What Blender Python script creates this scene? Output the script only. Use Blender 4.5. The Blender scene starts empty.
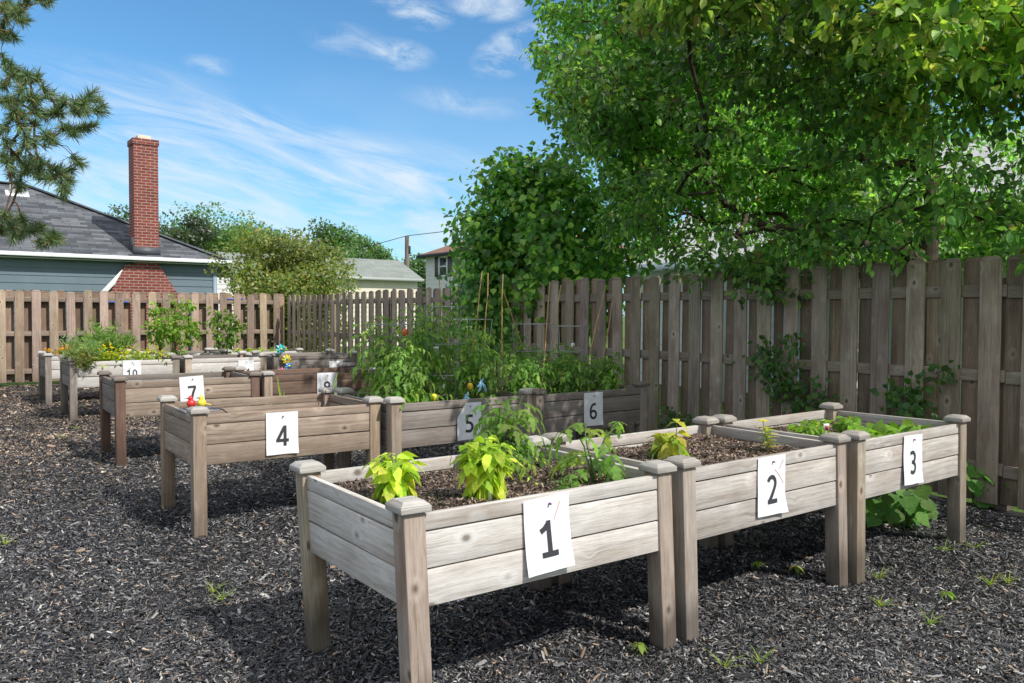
import bpy, math, random
import numpy as np
from mathutils import Matrix, Vector
rng = np.random.default_rng(7)
random.seed(7)
S = bpy.context.scene
COL = S.collection

# ------------------------------------------------------------------ camera numbers
F, CZ = 807.693, 1.416
YAW, PIT, ROL = 0.0099, -0.0333, 0.0048
cd = np.array([math.sin(YAW)*math.cos(PIT), math.cos(YAW)*math.cos(PIT), math.sin(PIT)])
_r = np.array([math.cos(YAW), -math.sin(YAW), 0.0]); _u = np.cross(_r, cd)
cr = _r*math.cos(ROL) + _u*math.sin(ROL); cu = -_r*math.sin(ROL) + _u*math.cos(ROL)
CAM = np.array([0, 0, CZ])
A0 = 0.62
U = np.array([math.cos(A0), math.sin(A0), 0.0]); V = np.array([-U[1], U[0], 0.0]); Z = np.array([0, 0, 1.0])
def uv(u, v, z=0.0): return U*u + V*v + Z*z
V0 = float(np.array([-0.286, 2.705, 0]) @ V)
def gz(p): return 0.0075*min(max(float(np.asarray(p)[:2] @ V[:2]) - V0, -6), 14)      # the yard rises very gently
def ray(x, y): return cd + (x-512)/F*cr - (y-341.5)/F*cu
def at(x, y, Y): v = ray(x, y); return CAM + v*(Y/v[1])
def on_z(x, y, z): v = ray(x, y); return CAM + v*((z-CZ)/v[2])
def on_plane(x, y, P, n): v = ray(x, y); return CAM + v*(((np.asarray(P)-CAM) @ n)/(v @ n))
def ground(x, y):
    P = on_z(x, y, 0)
    for _ in range(4): P = on_z(x, y, gz(P))
    return P

# ------------------------------------------------------------------ materials
def mat(name):
    m = bpy.data.materials.new(name); m.use_nodes = True
    nt = m.node_tree; nt.nodes.clear()
    out = nt.nodes.new('ShaderNodeOutputMaterial'); b = nt.nodes.new('ShaderNodeBsdfPrincipled')
    nt.links.new(b.outputs[0], out.inputs[0])
    return m, nt, b, out
def N(nt, t, **kw):
    n = nt.nodes.new(t)
    for k, v in kw.items():
        if k.startswith('_'): setattr(n, k[1:], v)
        else: n.inputs[k.replace('__', ' ')].default_value = v
    return n
def L(nt, a, b): nt.links.new(a, b)
def ramp(nt, fac, stops):
    r = nt.nodes.new('ShaderNodeValToRGB'); e = r.color_ramp.elements
    while len(e) < len(stops): e.new(0.5)
    for i, (p, c) in enumerate(stops):
        e[i].position = p; e[i].color = (c[0], c[1], c[2], 1) if len(c) == 3 else c
    if fac is not None: L(nt, fac, r.inputs[0])
    return r.outputs[0]
def mix(nt, kind, fac, a, b):
    m = nt.nodes.new('ShaderNodeMixRGB'); m.blend_type = kind
    for i, x in enumerate((fac, a, b)):
        if hasattr(x, 'links'): L(nt, x, m.inputs[i])
        elif isinstance(x, (int, float)): m.inputs[i].default_value = x
        else: m.inputs[i].default_value = (x[0], x[1], x[2], 1)
    return m.outputs[0]
def mth(nt, op, a, b=None, clamp=False):
    m = nt.nodes.new('ShaderNodeMath'); m.operation = op; m.use_clamp = clamp
    for i, x in enumerate((a, b)):
        if x is None: continue
        if hasattr(x, 'links'): L(nt, x, m.inputs[i])
        else: m.inputs[i].default_value = x
    return m.outputs[0]
def tintnode(nt):
    a = nt.nodes.new('ShaderNodeAttribute'); a.attribute_name = 'tint'; return a.outputs['Color']
def bump(nt, b, h, strength=.3, dist=.01):
    n = nt.nodes.new('ShaderNodeBump'); n.inputs['Strength'].default_value = strength; n.inputs['Distance'].default_value = dist
    L(nt, h, n.inputs['Height']); L(nt, n.outputs[0], b.inputs['Normal'])

def wood(name, dark, mid, light, stain=(.10, .07, .05), knots=.8, stain_amt=.35, rough=.85, dirt=.35):
    m, nt, b, o = mat(name)
    uvn = nt.nodes.new('ShaderNodeUVMap')
    mp = N(nt, 'ShaderNodeMapping'); mp.inputs['Scale'].default_value = (1.9, 58, 1); L(nt, uvn.outputs[0], mp.inputs[0])
    # knots bend the grain
    mk = N(nt, 'ShaderNodeMapping'); mk.inputs['Scale'].default_value = (6.0, 8.5, 1); L(nt, uvn.outputs[0], mk.inputs[0])
    vo = N(nt, 'ShaderNodeTexVoronoi', Scale=1.0, Randomness=1.0); L(nt, mk.outputs[0], vo.inputs['Vector'])
    kd = vo.outputs['Distance']
    kfall = mth(nt, 'POWER', mth(nt, 'SUBTRACT', 1.0, mth(nt, 'MULTIPLY', kd, 2.2), True), 2.0)
    warp = N(nt, 'ShaderNodeVectorMath', _operation='ADD')
    L(nt, mp.outputs[0], warp.inputs[0])
    cmb = nt.nodes.new('ShaderNodeCombineXYZ'); L(nt, mth(nt, 'MULTIPLY', kfall, 1.5), cmb.inputs[1]); L(nt, cmb.outputs[0], warp.inputs[1])
    n1 = N(nt, 'ShaderNodeTexNoise', Scale=1.0, Detail=8.0, Roughness=.70, Distortion=.12); L(nt, warp.outputs[0], n1.inputs['Vector'])
    mp2 = N(nt, 'ShaderNodeMapping'); mp2.inputs['Scale'].default_value = (1.2, 5, 1); L(nt, uvn.outputs[0], mp2.inputs[0])
    n2 = N(nt, 'ShaderNodeTexNoise', Scale=1.5, Detail=4.0, Roughness=.55); L(nt, mp2.outputs[0], n2.inputs['Vector'])
    mp3 = N(nt, 'ShaderNodeMapping'); mp3.inputs['Scale'].default_value = (9, 190, 1); L(nt, uvn.outputs[0], mp3.inputs[0])
    n3 = N(nt, 'ShaderNodeTexNoise', Scale=1.0, Detail=3.0, Roughness=.7); L(nt, mp3.outputs[0], n3.inputs['Vector'])
    c = ramp(nt, n1.outputs['Fac'], [(.27, dark), (.47, mid), (.72, light)])
    st = mth(nt, 'MULTIPLY', ramp(nt, n2.outputs['Fac'], [(.48, (0, 0, 0)), (.72, (1, 1, 1))]), stain_amt)
    c = mix(nt, 'MIX', st, c, stain)
    fine = ramp(nt, n3.outputs['Fac'], [(.3, (.62, .6, .58)), (.55, (1, 1, 1))])
    c = mix(nt, 'MULTIPLY', .6, c, fine)
    halo = ramp(nt, kd, [(.10, (0, 0, 0)), (.16, (1, 1, 1)), (.34, (0, 0, 0))])
    core = ramp(nt, kd, [(.0, (1, 1, 1)), (.07, (.95, .95, .95)), (.11, (.35, .35, .35)), (.22, (0, 0, 0))])
    # only some cells hold a knot
    has = mth(nt, 'GREATER_THAN', N_sep(nt, vo.outputs['Color']), .55)
    c = mix(nt, 'MIX', mth(nt, 'MULTIPLY', mth(nt, 'MULTIPLY', halo, has), knots*.45), c, tuple(min(.8, x*1.35) for x in light))
    c = mix(nt, 'MIX', mth(nt, 'MULTIPLY', mth(nt, 'MULTIPLY', core, has), knots), c, tuple(x*.42 for x in stain))
    c = mix(nt, 'MULTIPLY', 1.0, c, tintnode(nt))
    gp = nt.nodes.new('ShaderNodeNewGeometry'); sz_ = nt.nodes.new('ShaderNodeSeparateXYZ'); L(nt, gp.outputs['Position'], sz_.inputs[0])
    low_ = ramp(nt, mth(nt, 'ADD', sz_.outputs[2], mth(nt, 'MULTIPLY', n2.outputs['Fac'], -.22)), [(.0, (1, 1, 1)), (.13, (0, 0, 0))])
    c = mix(nt, 'MIX', mth(nt, 'MULTIPLY', low_, dirt), c, (.055, .045, .038))
    n4 = N(nt, 'ShaderNodeTexNoise', Scale=3.0, Detail=6.0, Roughness=.7); L(nt, uvn.outputs[0], n4.inputs['Vector'])
    c = mix(nt, 'MULTIPLY', .55, c, ramp(nt, n4.outputs['Fac'], [(.3, (.72, .70, .68)), (.65, (1.15, 1.15, 1.15))]))
    L(nt, c, b.inputs['Base Color']); b.inputs['Roughness'].default_value = rough
    b.inputs['Specular IOR Level'].default_value = .25
    hh = mth(nt, 'ADD', mth(nt, 'MULTIPLY', n1.outputs['Fac'], .7), mth(nt, 'MULTIPLY', n3.outputs['Fac'], .5))
    bump(nt, b, hh, .55, .004)
    return m
def N_sep(nt, col):
    s = nt.nodes.new('ShaderNodeSeparateColor'); L(nt, col, s.inputs[0]); return s.outputs[0]

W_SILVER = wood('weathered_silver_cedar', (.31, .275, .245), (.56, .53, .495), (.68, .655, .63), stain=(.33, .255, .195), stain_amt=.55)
W_SILVER2 = wood('grey_part_shaded_cedar', (.21, .185, .165), (.43, .40, .37), (.57, .54, .51), stain=(.27, .20, .15), stain_amt=.6)  # greyer wood with partial shade also put into the darker tone
W_POST2 = wood('grey_post_cedar', (.17, .145, .12), (.31, .275, .24), (.42, .385, .35), stain=(.24, .145, .085), stain_amt=.6, dirt=.6)
W_CAP2 = wood('brown_grey_cap_cedar', (.18, .155, .135), (.31, .285, .26), (.43, .405, .38), stain=(.16, .13, .11), knots=.2)
W_POST = wood('weathered_post_cedar', (.20, .16, .125), (.365, .315, .26), (.47, .425, .37), stain=(.22, .135, .08), stain_amt=.75, dirt=.7)
W_BROWN = wood('brown_grey_cedar', (.135, .10, .078), (.30, .236, .187), (.43, .355, .29), stain=(.18, .12, .08), stain_amt=.5)
W_DBROWN = wood('dark_brown_cedar', (.085, .055, .042), (.16, .105, .08), (.24, .17, .135), stain=(.10, .06, .04), stain_amt=.5)
W_SUNLIT = wood('sunlit_silver_cedar', (.40, .37, .34), (.57, .545, .52), (.68, .66, .63), stain=(.36, .31, .27))  # silver cedar for far fronts, full sunlight put into its pale tone
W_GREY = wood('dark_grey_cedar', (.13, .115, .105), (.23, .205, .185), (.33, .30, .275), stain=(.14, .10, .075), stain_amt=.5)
W_DCAP = wood('dark_cap_cedar', (.10, .08, .065), (.19, .16, .14), (.30, .26, .235), stain=(.1, .08, .06), knots=.2)
W_CAP = wood('grey_cap_cedar', (.26, .245, .225), (.42, .40, .375), (.55, .53, .50), stain=(.2, .17, .15), knots=.2)
W_TAN = wood('tan_fence_cedar', (.19, .14, .108), (.31, .24, .19), (.43, .35, .29), stain=(.19, .14, .10), stain_amt=.55)
W_FENCE = wood('brown_fence_cedar', (.175, .138, .108), (.335, .278, .222), (.465, .405, .345), stain=(.16, .118, .084), stain_amt=.7)

def leafmat(name, transl=.4, rough=.45, spec=.4, hue=(1.12, 1.15, .55)):
    m, nt, b, o = mat(name)
    t = tintnode(nt)
    geo = nt.nodes.new('ShaderNodeNewGeometry')
    n1 = N(nt, 'ShaderNodeTexNoise', Scale=45.0, Detail=2.0); L(nt, geo.outputs['Position'], n1.inputs['Vector'])
    c = mix(nt, 'MULTIPLY', .55, t, ramp(nt, n1.outputs['Fac'], [(.3, (.55, .6, .5)), (.7, (1.25, 1.2, 1.2))]))
    L(nt, c, b.inputs['Base Color']); b.inputs['Roughness'].default_value = rough; b.inputs['Specular IOR Level'].default_value = spec
    n5 = N(nt, 'ShaderNodeTexNoise', Scale=95.0, Detail=3.0, Distortion=1.5); L(nt, geo.outputs['Position'], n5.inputs['Vector']); bump(nt, b, n5.outputs['Fac'], .6, .006)
    tr = nt.nodes.new('ShaderNodeBsdfTranslucent'); L(nt, mix(nt, 'MULTIPLY', 1.0, c, tuple(h*2.0 for h in hue)), tr.inputs[0])
    ms = nt.nodes.new('ShaderNodeMixShader'); ms.inputs[0].default_value = transl
    L(nt, b.outputs[0], ms.inputs[1]); L(nt, tr.outputs[0], ms.inputs[2]); L(nt, ms.outputs[0], o.inputs[0])
    return m
LEAF = leafmat('green_leaf', .42, .34, .6); LEAF_SOFT = leafmat('soft_vegetable_leaf', .42, .55, .3)
NEEDLE = leafmat('pine_needle', .15, .5, .3)
def simple(name, col, rough=.6, metal=0, noise=.0, scale=20, spec=.5):
    m, nt, b, o = mat(name)
    if noise:
        tc = nt.nodes.new('ShaderNodeTexCoord')
        n1 = N(nt, 'ShaderNodeTexNoise', Scale=scale, Detail=5.0); L(nt, tc.outputs['Object'], n1.inputs['Vector'])
        L(nt, mix(nt, 'MULTIPLY', noise, col, ramp(nt, n1.outputs['Fac'], [(.3, (.45, .45, .45)), (.7, (1.2, 1.2, 1.2))])), b.inputs['Base Color'])
    else: b.inputs['Base Color'].default_value = (*col, 1)
    b.inputs['Roughness'].default_value = rough; b.inputs['Metallic'].default_value = metal; b.inputs['Specular IOR Level'].default_value = spec
    return m
def tinted(name, rough=.8, spec=.3):
    m, nt, b, o = mat(name)
    geo = nt.nodes.new('ShaderNodeNewGeometry')
    n1 = N(nt, 'ShaderNodeTexNoise', Scale=160.0, Detail=3.0); L(nt, geo.outputs['Position'], n1.inputs['Vector'])
    L(nt, mix(nt, 'MULTIPLY', .6, tintnode(nt), ramp(nt, n1.outputs['Fac'], [(.3, (.5, .5, .5)), (.7, (1.3, 1.3, 1.3))])), b.inputs['Base Color'])
    b.inputs['Roughness'].default_value = rough; b.inputs['Specular IOR Level'].default_value = spec
    return m
CHIP = tinted('mulch_chip', .5, .6); SOIL = tinted('bed_soil', .9, .2); STEM = tinted('green_stem', .6, .3)
BARK = simple('bark', (.075, .058, .045), .95, 0, .8, 14, .1)
PINEBARK = simple('pine_bark', (.12, .07, .045), .95, 0, .8, 20, .1)
PAPER = simple('white_paper', (.76, .77, .795), .55, 0, .22, 16); CRAYON = simple('faded_red_crayon', (.62, .28, .24), .8); INK = simple('dark_ink', (.035, .035, .042), .7)
PINMAT = simple('purple_pin', (.16, .02, .22), .4)
WHITE = simple('white_trim_paint', (.72, .74, .75), .5, 0, .12, 6); CREAM = simple('cream_siding', (.62, .58, .47), .7, 0, .15, 3)
WSIDE = simple('pale_siding', (.66, .65, .64), .7, 0, .12, 3); BLUEGREY = simple('blue_grey_siding', (.112, .162, .192), .55, 0, .22, 2)
WIRE = simple('galvanised_wire', (.34, .37, .39), .45, .8); BAMBOO = simple('bamboo', (.44, .28, .12), .55, 0, .5, 30)
BLACKP = simple('dark_metal', (.03, .03, .035), .5); BLUETAPE = simple('blue_tape', (.08, .13, .42), .6)
RED = simple('red_glaze', (.62, .03, .03), .3); YELLOW = simple('yellow_glaze', (.78, .62, .05), .3); GREYM = simple('grey_metal', (.20, .21, .24), .45, .5, .4, 40)
TEAL = simple('teal_plastic', (.05, .42, .46), .4); PINK = simple('pink_plastic', (.75, .22, .38), .4); BLUEP = simple('blue_plastic', (.05, .25, .60), .4)
SKYBLUE = simple('pale_blue_ribbon', (.25, .48, .70), .6)
GLASS = simple('window_glass', (.03, .045, .05), .08, 0, 0, 1, .9); SHUT = simple('plum_shutter', (.10, .075, .09), .6)
CONC = simple('flue_clay', (.62, .53, .42), .8, 0, .3, 8); FLASH = simple('lead_flashing', (.08, .085, .095), .55, .2)
TWINE = simple('pale_twine', (.50, .42, .30), .9); POLE = simple('pole_wood', (.20, .17, .15), .9, 0, .4, 4)

def bricktex(name, c1, c2, mortar, bw, bh, ms=.012, rough=.85, bmp=.4, noise=.4, off=.5):
    m, nt, b, o = mat(name)
    uvn = nt.nodes.new('ShaderNodeUVMap')
    t = N(nt, 'ShaderNodeTexBrick', Scale=1.0, Mortar__Size=ms, Mortar__Smooth=.2, Bias=-.1, Brick__Width=bw, Row__Height=bh)
    t.offset = off
    t.inputs['Color1'].default_value = (*c1, 1); t.inputs['Color2'].default_value = (*c2, 1); t.inputs['Mortar'].default_value = (*mortar, 1)
    L(nt, uvn.outputs[0], t.inputs['Vector'])
    n1 = N(nt, 'ShaderNodeTexNoise', Scale=2.2, Detail=8.0, Roughness=.7); L(nt, uvn.outputs[0], n1.inputs['Vector'])
    n2 = N(nt, 'ShaderNodeTexNoise', Scale=60.0, Detail=4.0, Roughness=.7); L(nt, uvn.outputs[0], n2.inputs['Vector'])
    c = mix(nt, 'MULTIPLY', noise, t.outputs['Color'], ramp(nt, n1.outputs['Fac'], [(.3, (.5, .5, .5)), (.7, (1.35, 1.35, 1.35))]))
    c = mix(nt, 'MULTIPLY', .5, c, ramp(nt, n2.outputs['Fac'], [(.3, (.6, .6, .6)), (.7, (1.3, 1.3, 1.3))]))
    L(nt, c, b.inputs['Base Color']); b.inputs['Roughness'].default_value = rough; b.inputs['Specular IOR Level'].default_value = .2
    bump(nt, b, mth(nt, 'SUBTRACT', 1.0, t.outputs['Fac']), bmp, .012)
    return m
BRICK = bricktex('red_brick', (.235, .056, .045), (.165, .040, .034), (.33, .25, .21), .215, .075, .010)
SHINGLE = bricktex('dark_shingle', (.065, .072, .082), (.165, .175, .19), (.035, .036, .04), .42, .145, .006, .95, .5, .5, .37)
SHINGLE_PALE = bricktex('pale_shingle', (.42, .42, .42), (.52, .52, .51), (.30, .30, .30), .32, .14, .005, .95, .4, .3)
SHINGLE_GREEN = bricktex('green_grey_shingle', (.20, .225, .205), (.26, .28, .26), (.15, .165, .15), .6, .2, .008, .95, .3, .3)
SHINGLE_BROWN = bricktex('brown_shingle', (.23, .13, .095), (.28, .17, .125), (.16, .09, .07), .6, .2, .008, .95, .3, .3)

def groundmat(name, stops, scale, bs):
    m, nt, b, o = mat(name)
    geo = nt.nodes.new('ShaderNodeNewGeometry')
    n1 = N(nt, 'ShaderNodeTexNoise', Scale=scale, Detail=9.0, Roughness=.75); L(nt, geo.outputs['Position'], n1.inputs['Vector'])
    n2 = N(nt, 'ShaderNodeTexNoise', Scale=.8, Detail=3.0); L(nt, geo.outputs['Position'], n2.inputs['Vector'])
    c = ramp(nt, n1.outputs['Fac'], stops)
    c = mix(nt, 'MULTIPLY', .5, c, ramp(nt, n2.outputs['Fac'], [(.35, (.7, .7, .7)), (.65, (1.2, 1.15, 1.1))]))
    L(nt, c, b.inputs['Base Color']); b.inputs['Roughness'].default_value = .95; b.inputs['Specular IOR Level'].default_value = .15
    bump(nt, b, n1.outputs['Fac'], .8, bs)
    return m
MULCH = groundmat('dark_mulch_ground', [(.3, (.010, .010, .012)), (.55, (.036, .035, .037)), (.75, (.11, .10, .09))], 75, .02)
GRASS = groundmat('lawn_grass', [(.3, (.05, .09, .02)), (.55, (.10, .17, .04)), (.75, (.17, .25, .07))], 30, .03)

# ------------------------------------------------------------------ object helpers
def link(o, parent=None):
    COL.objects.link(o)
    if parent is not None: o.parent = parent
    return o
def tag(o, label=None, cat=None, group=None, kind=None):
    if label: o['label'] = label
    if cat: o['category'] = cat
    if group: o['group'] = group
    if kind: o['kind'] = kind
    return o
def thing(name, label, cat, loc=(0, 0, 0), rz=0.0, group=None):
    o = bpy.data.objects.new(name, None); o.empty_display_size = .1
    o.location = [float(x) for x in loc]; o.rotation_euler = (0, 0, rz)
    link(o); return tag(o, label, cat, group)
def mesh_np(name, v, f, material, parent=None, tint=None, uvs=None, smooth=False, nv=None):
    """v (n,3); f (m,k) one polygon size; uvs per loop (m*k,2); tint (n,3)"""
    v = np.asarray(v, np.float32); f = np.asarray(f, np.int32)
    me = bpy.data.meshes.new(name); m, k = f.shape
    me.vertices.add(len(v)); me.vertices.foreach_set('co', v.ravel())
    me.loops.add(m*k); me.loops.foreach_set('vertex_index', f.ravel())
    me.polygons.add(m); me.polygons.foreach_set('loop_start', np.arange(0, m*k, k, dtype=np.int32))
    if uvs is not None:
        l = me.uv_layers.new(name='UVMap'); l.data.foreach_set('uv', np.asarray(uvs, np.float32).ravel())
    if tint is not None:
        a = me.attributes.new('tint', 'FLOAT_COLOR', 'POINT')
        c = np.ones((len(v), 4), np.float32); c[:, :3] = tint; a.data.foreach_set('color', c.ravel())
    if smooth: me.polygons.foreach_set('use_smooth', np.ones(m, bool))
    me.update(calc_edges=True); me.validate()
    me.materials.append(material)
    return link(bpy.data.objects.new(name, me), parent)

class MB:
    """collects quads with metre UVs and a tint per vertex"""
    def __init__(s): s.v = []; s.f = []; s.uv = []; s.t = []
    def quad(s, p, uvs, t=1.0):
        i = len(s.v); s.v += [tuple(x) for x in p]; s.f.append((i, i+1, i+2, i+3)); s.uv += uvs
        s.t += [(t, t, t) if np.isscalar(t) else tuple(t)]*4
    def box(s, c, X, Y, Zv, t=1.0, taper=None):
        c = np.asarray(c, float); A = [np.asarray(q, float)/2 for q in (X, Y, Zv)]
        ln = [2*np.linalg.norm(q) for q in A]; la = int(np.argmax(ln)); off = (random.random()*60, random.random()*60)
        tp = taper or 1.0
        P = {}
        for i in (-1, 1):
            for j in (-1, 1):
                for k in (-1, 1):
                    sc = tp if k > 0 else 1.0
                    P[i, j, k] = c + A[0]*i*sc + A[1]*j*sc + A[2]*k
        i0 = len(s.v); idx = {}
        for n, (k, p) in enumerate(P.items()): s.v.append(tuple(p)); idx[k] = i0+n; s.t.append((t, t, t) if np.isscalar(t) else tuple(t))
        def face(keys, fixed):
            s.f.append(tuple(idx[k] for k in keys))
            others = [a for a in range(3) if a != fixed]
            ua = la if la in others else others[0]; va = [a for a in others if a != ua][0]
            for k in keys: s.uv.append((k[ua]*ln[ua]/2 + off[0], k[va]*ln[va]/2 + off[1] + fixed*1.37 + k[fixed]*.21))
        face([(1,-1,-1),(1,1,-1),(1,1,1),(1,-1,1)], 0); face([(-1,1,-1),(-1,-1,-1),(-1,-1,1),(-1,1,1)], 0)
        face([(1,1,-1),(-1,1,-1),(-1,1,1),(1,1,1)], 1); face([(-1,-1,-1),(1,-1,-1),(1,-1,1),(-1,-1,1)], 1)
        face([(-1,-1,1),(1,-1,1),(1,1,1),(-1,1,1)], 2); face([(-1,1,-1),(1,1,-1),(1,-1,-1),(-1,-1,-1)], 2)
    def build(s, name, material, parent=None, bevel=0, shear=None):
        v = np.array(s.v)
        if shear: v[:, 0] += shear*v[:, 2]
        o = mesh_np(name, v, s.f, material, parent, np.array(s.t), s.uv)
        if bevel:
            b = o.modifiers.new('bevel', 'BEVEL'); b.width = bevel; b.segments = 2; b.limit_method = 'ANGLE'; b.harden_normals = False
        return o

def tubes(name, segs, material, parent=None, sides=6, tint=(1, 1, 1)):
    """segs: list of (p0, p1, r0, r1)"""
    a = np.array([np.concatenate([np.asarray(p0, float), np.asarray(p1, float), [r0, r1]]) for p0, p1, r0, r1 in segs])
    p0, p1, r0, r1 = a[:, :3], a[:, 3:6], a[:, 6:7], a[:, 7:8]
    d = p1-p0; d /= np.maximum(np.linalg.norm(d, axis=1, keepdims=True), 1e-9)
    ref = np.where(np.abs(d[:, 2:3]) > .9, np.array([[1., 0, 0]]), np.array([[0, 0, 1.]]))
    e1 = np.cross(d, ref); e1 /= np.linalg.norm(e1, axis=1, keepdims=True); e2 = np.cross(d, e1)
    n = len(a); vs = []
    for P, R in ((p0, r0), (p1, r1)):
        for k in range(sides):
            w = 2*math.pi*k/sides; vs.append(P + R*(e1*math.cos(w)+e2*math.sin(w)))
    v = np.stack(vs, 1).reshape(-1, 3)
    base = (np.arange(n)*2*sides)[:, None]
    fs = [np.concatenate([base+k, base+(k+1) % sides, base+sides+(k+1) % sides, base+sides+k], 1) for k in range(sides)]
    f = np.concatenate(fs, 0)
    t = np.tile(np.asarray(tint, float), (len(v), 1)) if np.ndim(tint) == 1 else np.repeat(np.asarray(tint, float), 2*sides, axis=0)
    return mesh_np(name, v, f, material, parent, t, smooth=True)
def path_segs(pts, r0, r1):
    n = len(pts)-1
    return [(pts[i], pts[i+1], r0+(r1-r0)*i/n, r0+(r1-r0)*(i+1)/n) for i in range(n)]
def lathe(prof, n=16):
    """prof list (r,z) -> verts, quads"""
    v = []; f = []
    for r, z in prof:
        for k in range(n): v.append((r*math.cos(2*math.pi*k/n), r*math.sin(2*math.pi*k/n), z))
    for i in range(len(prof)-1):
        for k in range(n): f.append((i*n+k, i*n+(k+1) % n, (i+1)*n+(k+1) % n, (i+1)*n+k))
    return np.array(v), np.array(f)

# ------------------------------------------------------------------ leaves
def template(w, fold=.35, droop=.3, wave=0.0):
    n = len(w)-1; v = []; mid = []; lf = []; rt = []
    for i, ww in enumerate(w):
        t = i/n; z = -droop*t*t
        mid.append(len(v)); v.append((t, 0, z))
        if ww > 0:
            dz = fold*ww + wave*math.sin(i*2.6)
            lf.append(len(v)); v.append((t, ww, z+dz)); rt.append(len(v)); v.append((t, -ww, z+dz-wave*.5))
        else: lf.append(mid[-1]); rt.append(mid[-1])
    f = []
    for i in range(n):
        for a, b, c, d in ((mid[i], mid[i+1], lf[i+1], lf[i]), (rt[i], rt[i+1], mid[i+1], mid[i])):
            q = []
            for k in (a, b, c, d):
                if k not in q: q.append(k)
            if len(q) == 4: f += [(q[0], q[1], q[2]), (q[0], q[2], q[3])]
            elif len(q) == 3: f.append(tuple(q))
    return np.array(v, float), np.array(f)
T_SMALL = template([0, .30, 0], .3, .18)
T_TREE = template([0, .27, .25, 0], .3, .30)
T_HEART = template([.0, .46, .42, .24, 0], .12, .35)
T_BASIL = template([0, .22, .33, .36, .30, .17, 0], .12, 1.0, .045)
T_TOM = template([0, .15, .27, .13, .21, .09, .12, 0], .18, .45, .04)
T_SQUASH = template([.12, .46, .56, .53, .38, .17, 0], .10, .35, .03)
T_BLADE = template([.03, .035, .03, .02, 0], .5, .6)
T_DILL = template([.012, .02, 0], .2, .4)
def unit(a): return a/np.maximum(np.linalg.norm(a, axis=-1, keepdims=True), 1e-9)
class Leaves:
    def __init__(s): s.P = []; s.D = []; s.N = []; s.S = []; s.C = []
    def add(s, P, D, Nn, Sz, C):
        P = np.atleast_2d(P); n = len(P)
        s.P.append(P); s.D.append(np.broadcast_to(np.atleast_2d(D), (n, 3))); s.N.append(np.broadcast_to(np.atleast_2d(Nn), (n, 3)))
        s.S.append(np.broadcast_to(np.asarray(Sz, float).reshape(-1), (n,))); s.C.append(np.broadcast_to(np.atleast_2d(C), (n, 3)))
    def build(s, name, tpl, material, parent=None, smooth=True):
        P, D, Nn, Sz, C = (np.concatenate(x) for x in (s.P, s.D, s.N, s.S, s.C))
        D = unit(D); B = unit(np.cross(Nn, D)); Nn = np.cross(D, B)
        tv, tf = tpl; n, k = len(P), len(tv)
        v = P[:, None] + Sz[:, None, None]*(tv[None, :, 0:1]*D[:, None] + tv[None, :, 1:2]*B[:, None] + tv[None, :, 2:3]*Nn[:, None])
        f = (tf[None] + (np.arange(n)*k)[:, None, None]).reshape(-1, 3)
        return mesh_np(name, v.reshape(-1, 3), f, material, parent, np.repeat(C, k, axis=0), smooth=smooth)
def rnd_dirs(n):
    d = rng.normal(size=(n, 3)); return unit(d)
def cols(n, base, var=.25, alt=None, altp=0.0):
    c = np.tile(np.array(base, float), (n, 1))
    if alt is not None:
        m = rng.random(n) < altp; c[m] = alt
    return c*(1+var*rng.normal(size=(n, 1))*.6).clip(.35, 1.8)*(1+.08*rng.normal(size=(n, 3)))
def vnoise(P, sc, seed=0):
    r = np.random.default_rng(seed); o = np.zeros(len(P))
    for _ in range(7):
        k = r.normal(size=3)*sc; o += np.sin(P @ k + r.random()*6.28)
    return o/7**.5

# ------------------------------------------------------------------ world, sun, camera
SUN = unit(np.array([.80, -.55, 1.0]))
world = bpy.data.worlds.new("World"); S.world = world; world.use_nodes = True
nt = world.node_tree; nt.nodes.clear()
wo = nt.nodes.new('ShaderNodeOutputWorld'); bg = nt.nodes.new('ShaderNodeBackground'); L(nt, bg.outputs[0], wo.inputs[0])
sky = nt.nodes.new('ShaderNodeTexSky'); sky.sky_type = 'NISHITA'; sky.sun_disc = False
sky.sun_elevation = math.asin(SUN[2]); sky.sun_rotation = math.atan2(SUN[0], SUN[1]); sky.air_density = 1.0; sky.dust_density = .6; sky.ozone_density = 1.6
bg.inputs['Strength'].default_value = .15
tc = nt.nodes.new('ShaderNodeTexCoord'); sp = nt.nodes.new('ShaderNodeSeparateXYZ'); L(nt, tc.outputs['Generated'], sp.inputs[0])
yy = mth(nt, 'MAXIMUM', sp.outputs[1], .05)
ca = mth(nt, 'DIVIDE', sp.outputs[0], yy); cb = mth(nt, 'DIVIDE', sp.outputs[2], yy)
cv = nt.nodes.new('ShaderNodeCombineXYZ'); L(nt, ca, cv.inputs[0]); L(nt, cb, cv.inputs[1])
def cloudnoise(rot, sx, sy, scale, detail, rough, dist, lo, hi):
    mp = N(nt, 'ShaderNodeMapping'); mp.inputs['Rotation'].default_value = (0, 0, rot); L(nt, cv.outputs[0], mp.inputs[0])
    mp2 = N(nt, 'ShaderNodeMapping'); mp2.inputs['Scale'].default_value = (sx, sy, 1); L(nt, mp.outputs[0], mp2.inputs[0])
    n = N(nt, 'ShaderNodeTexNoise', Scale=scale, Detail=detail, Roughness=rough, Distortion=dist); L(nt, mp2.outputs[0], n.inputs['Vector'])
    return ramp(nt, n.outputs['Fac'], [(lo, (0, 0, 0)), (hi, (1, 1, 1))])
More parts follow.
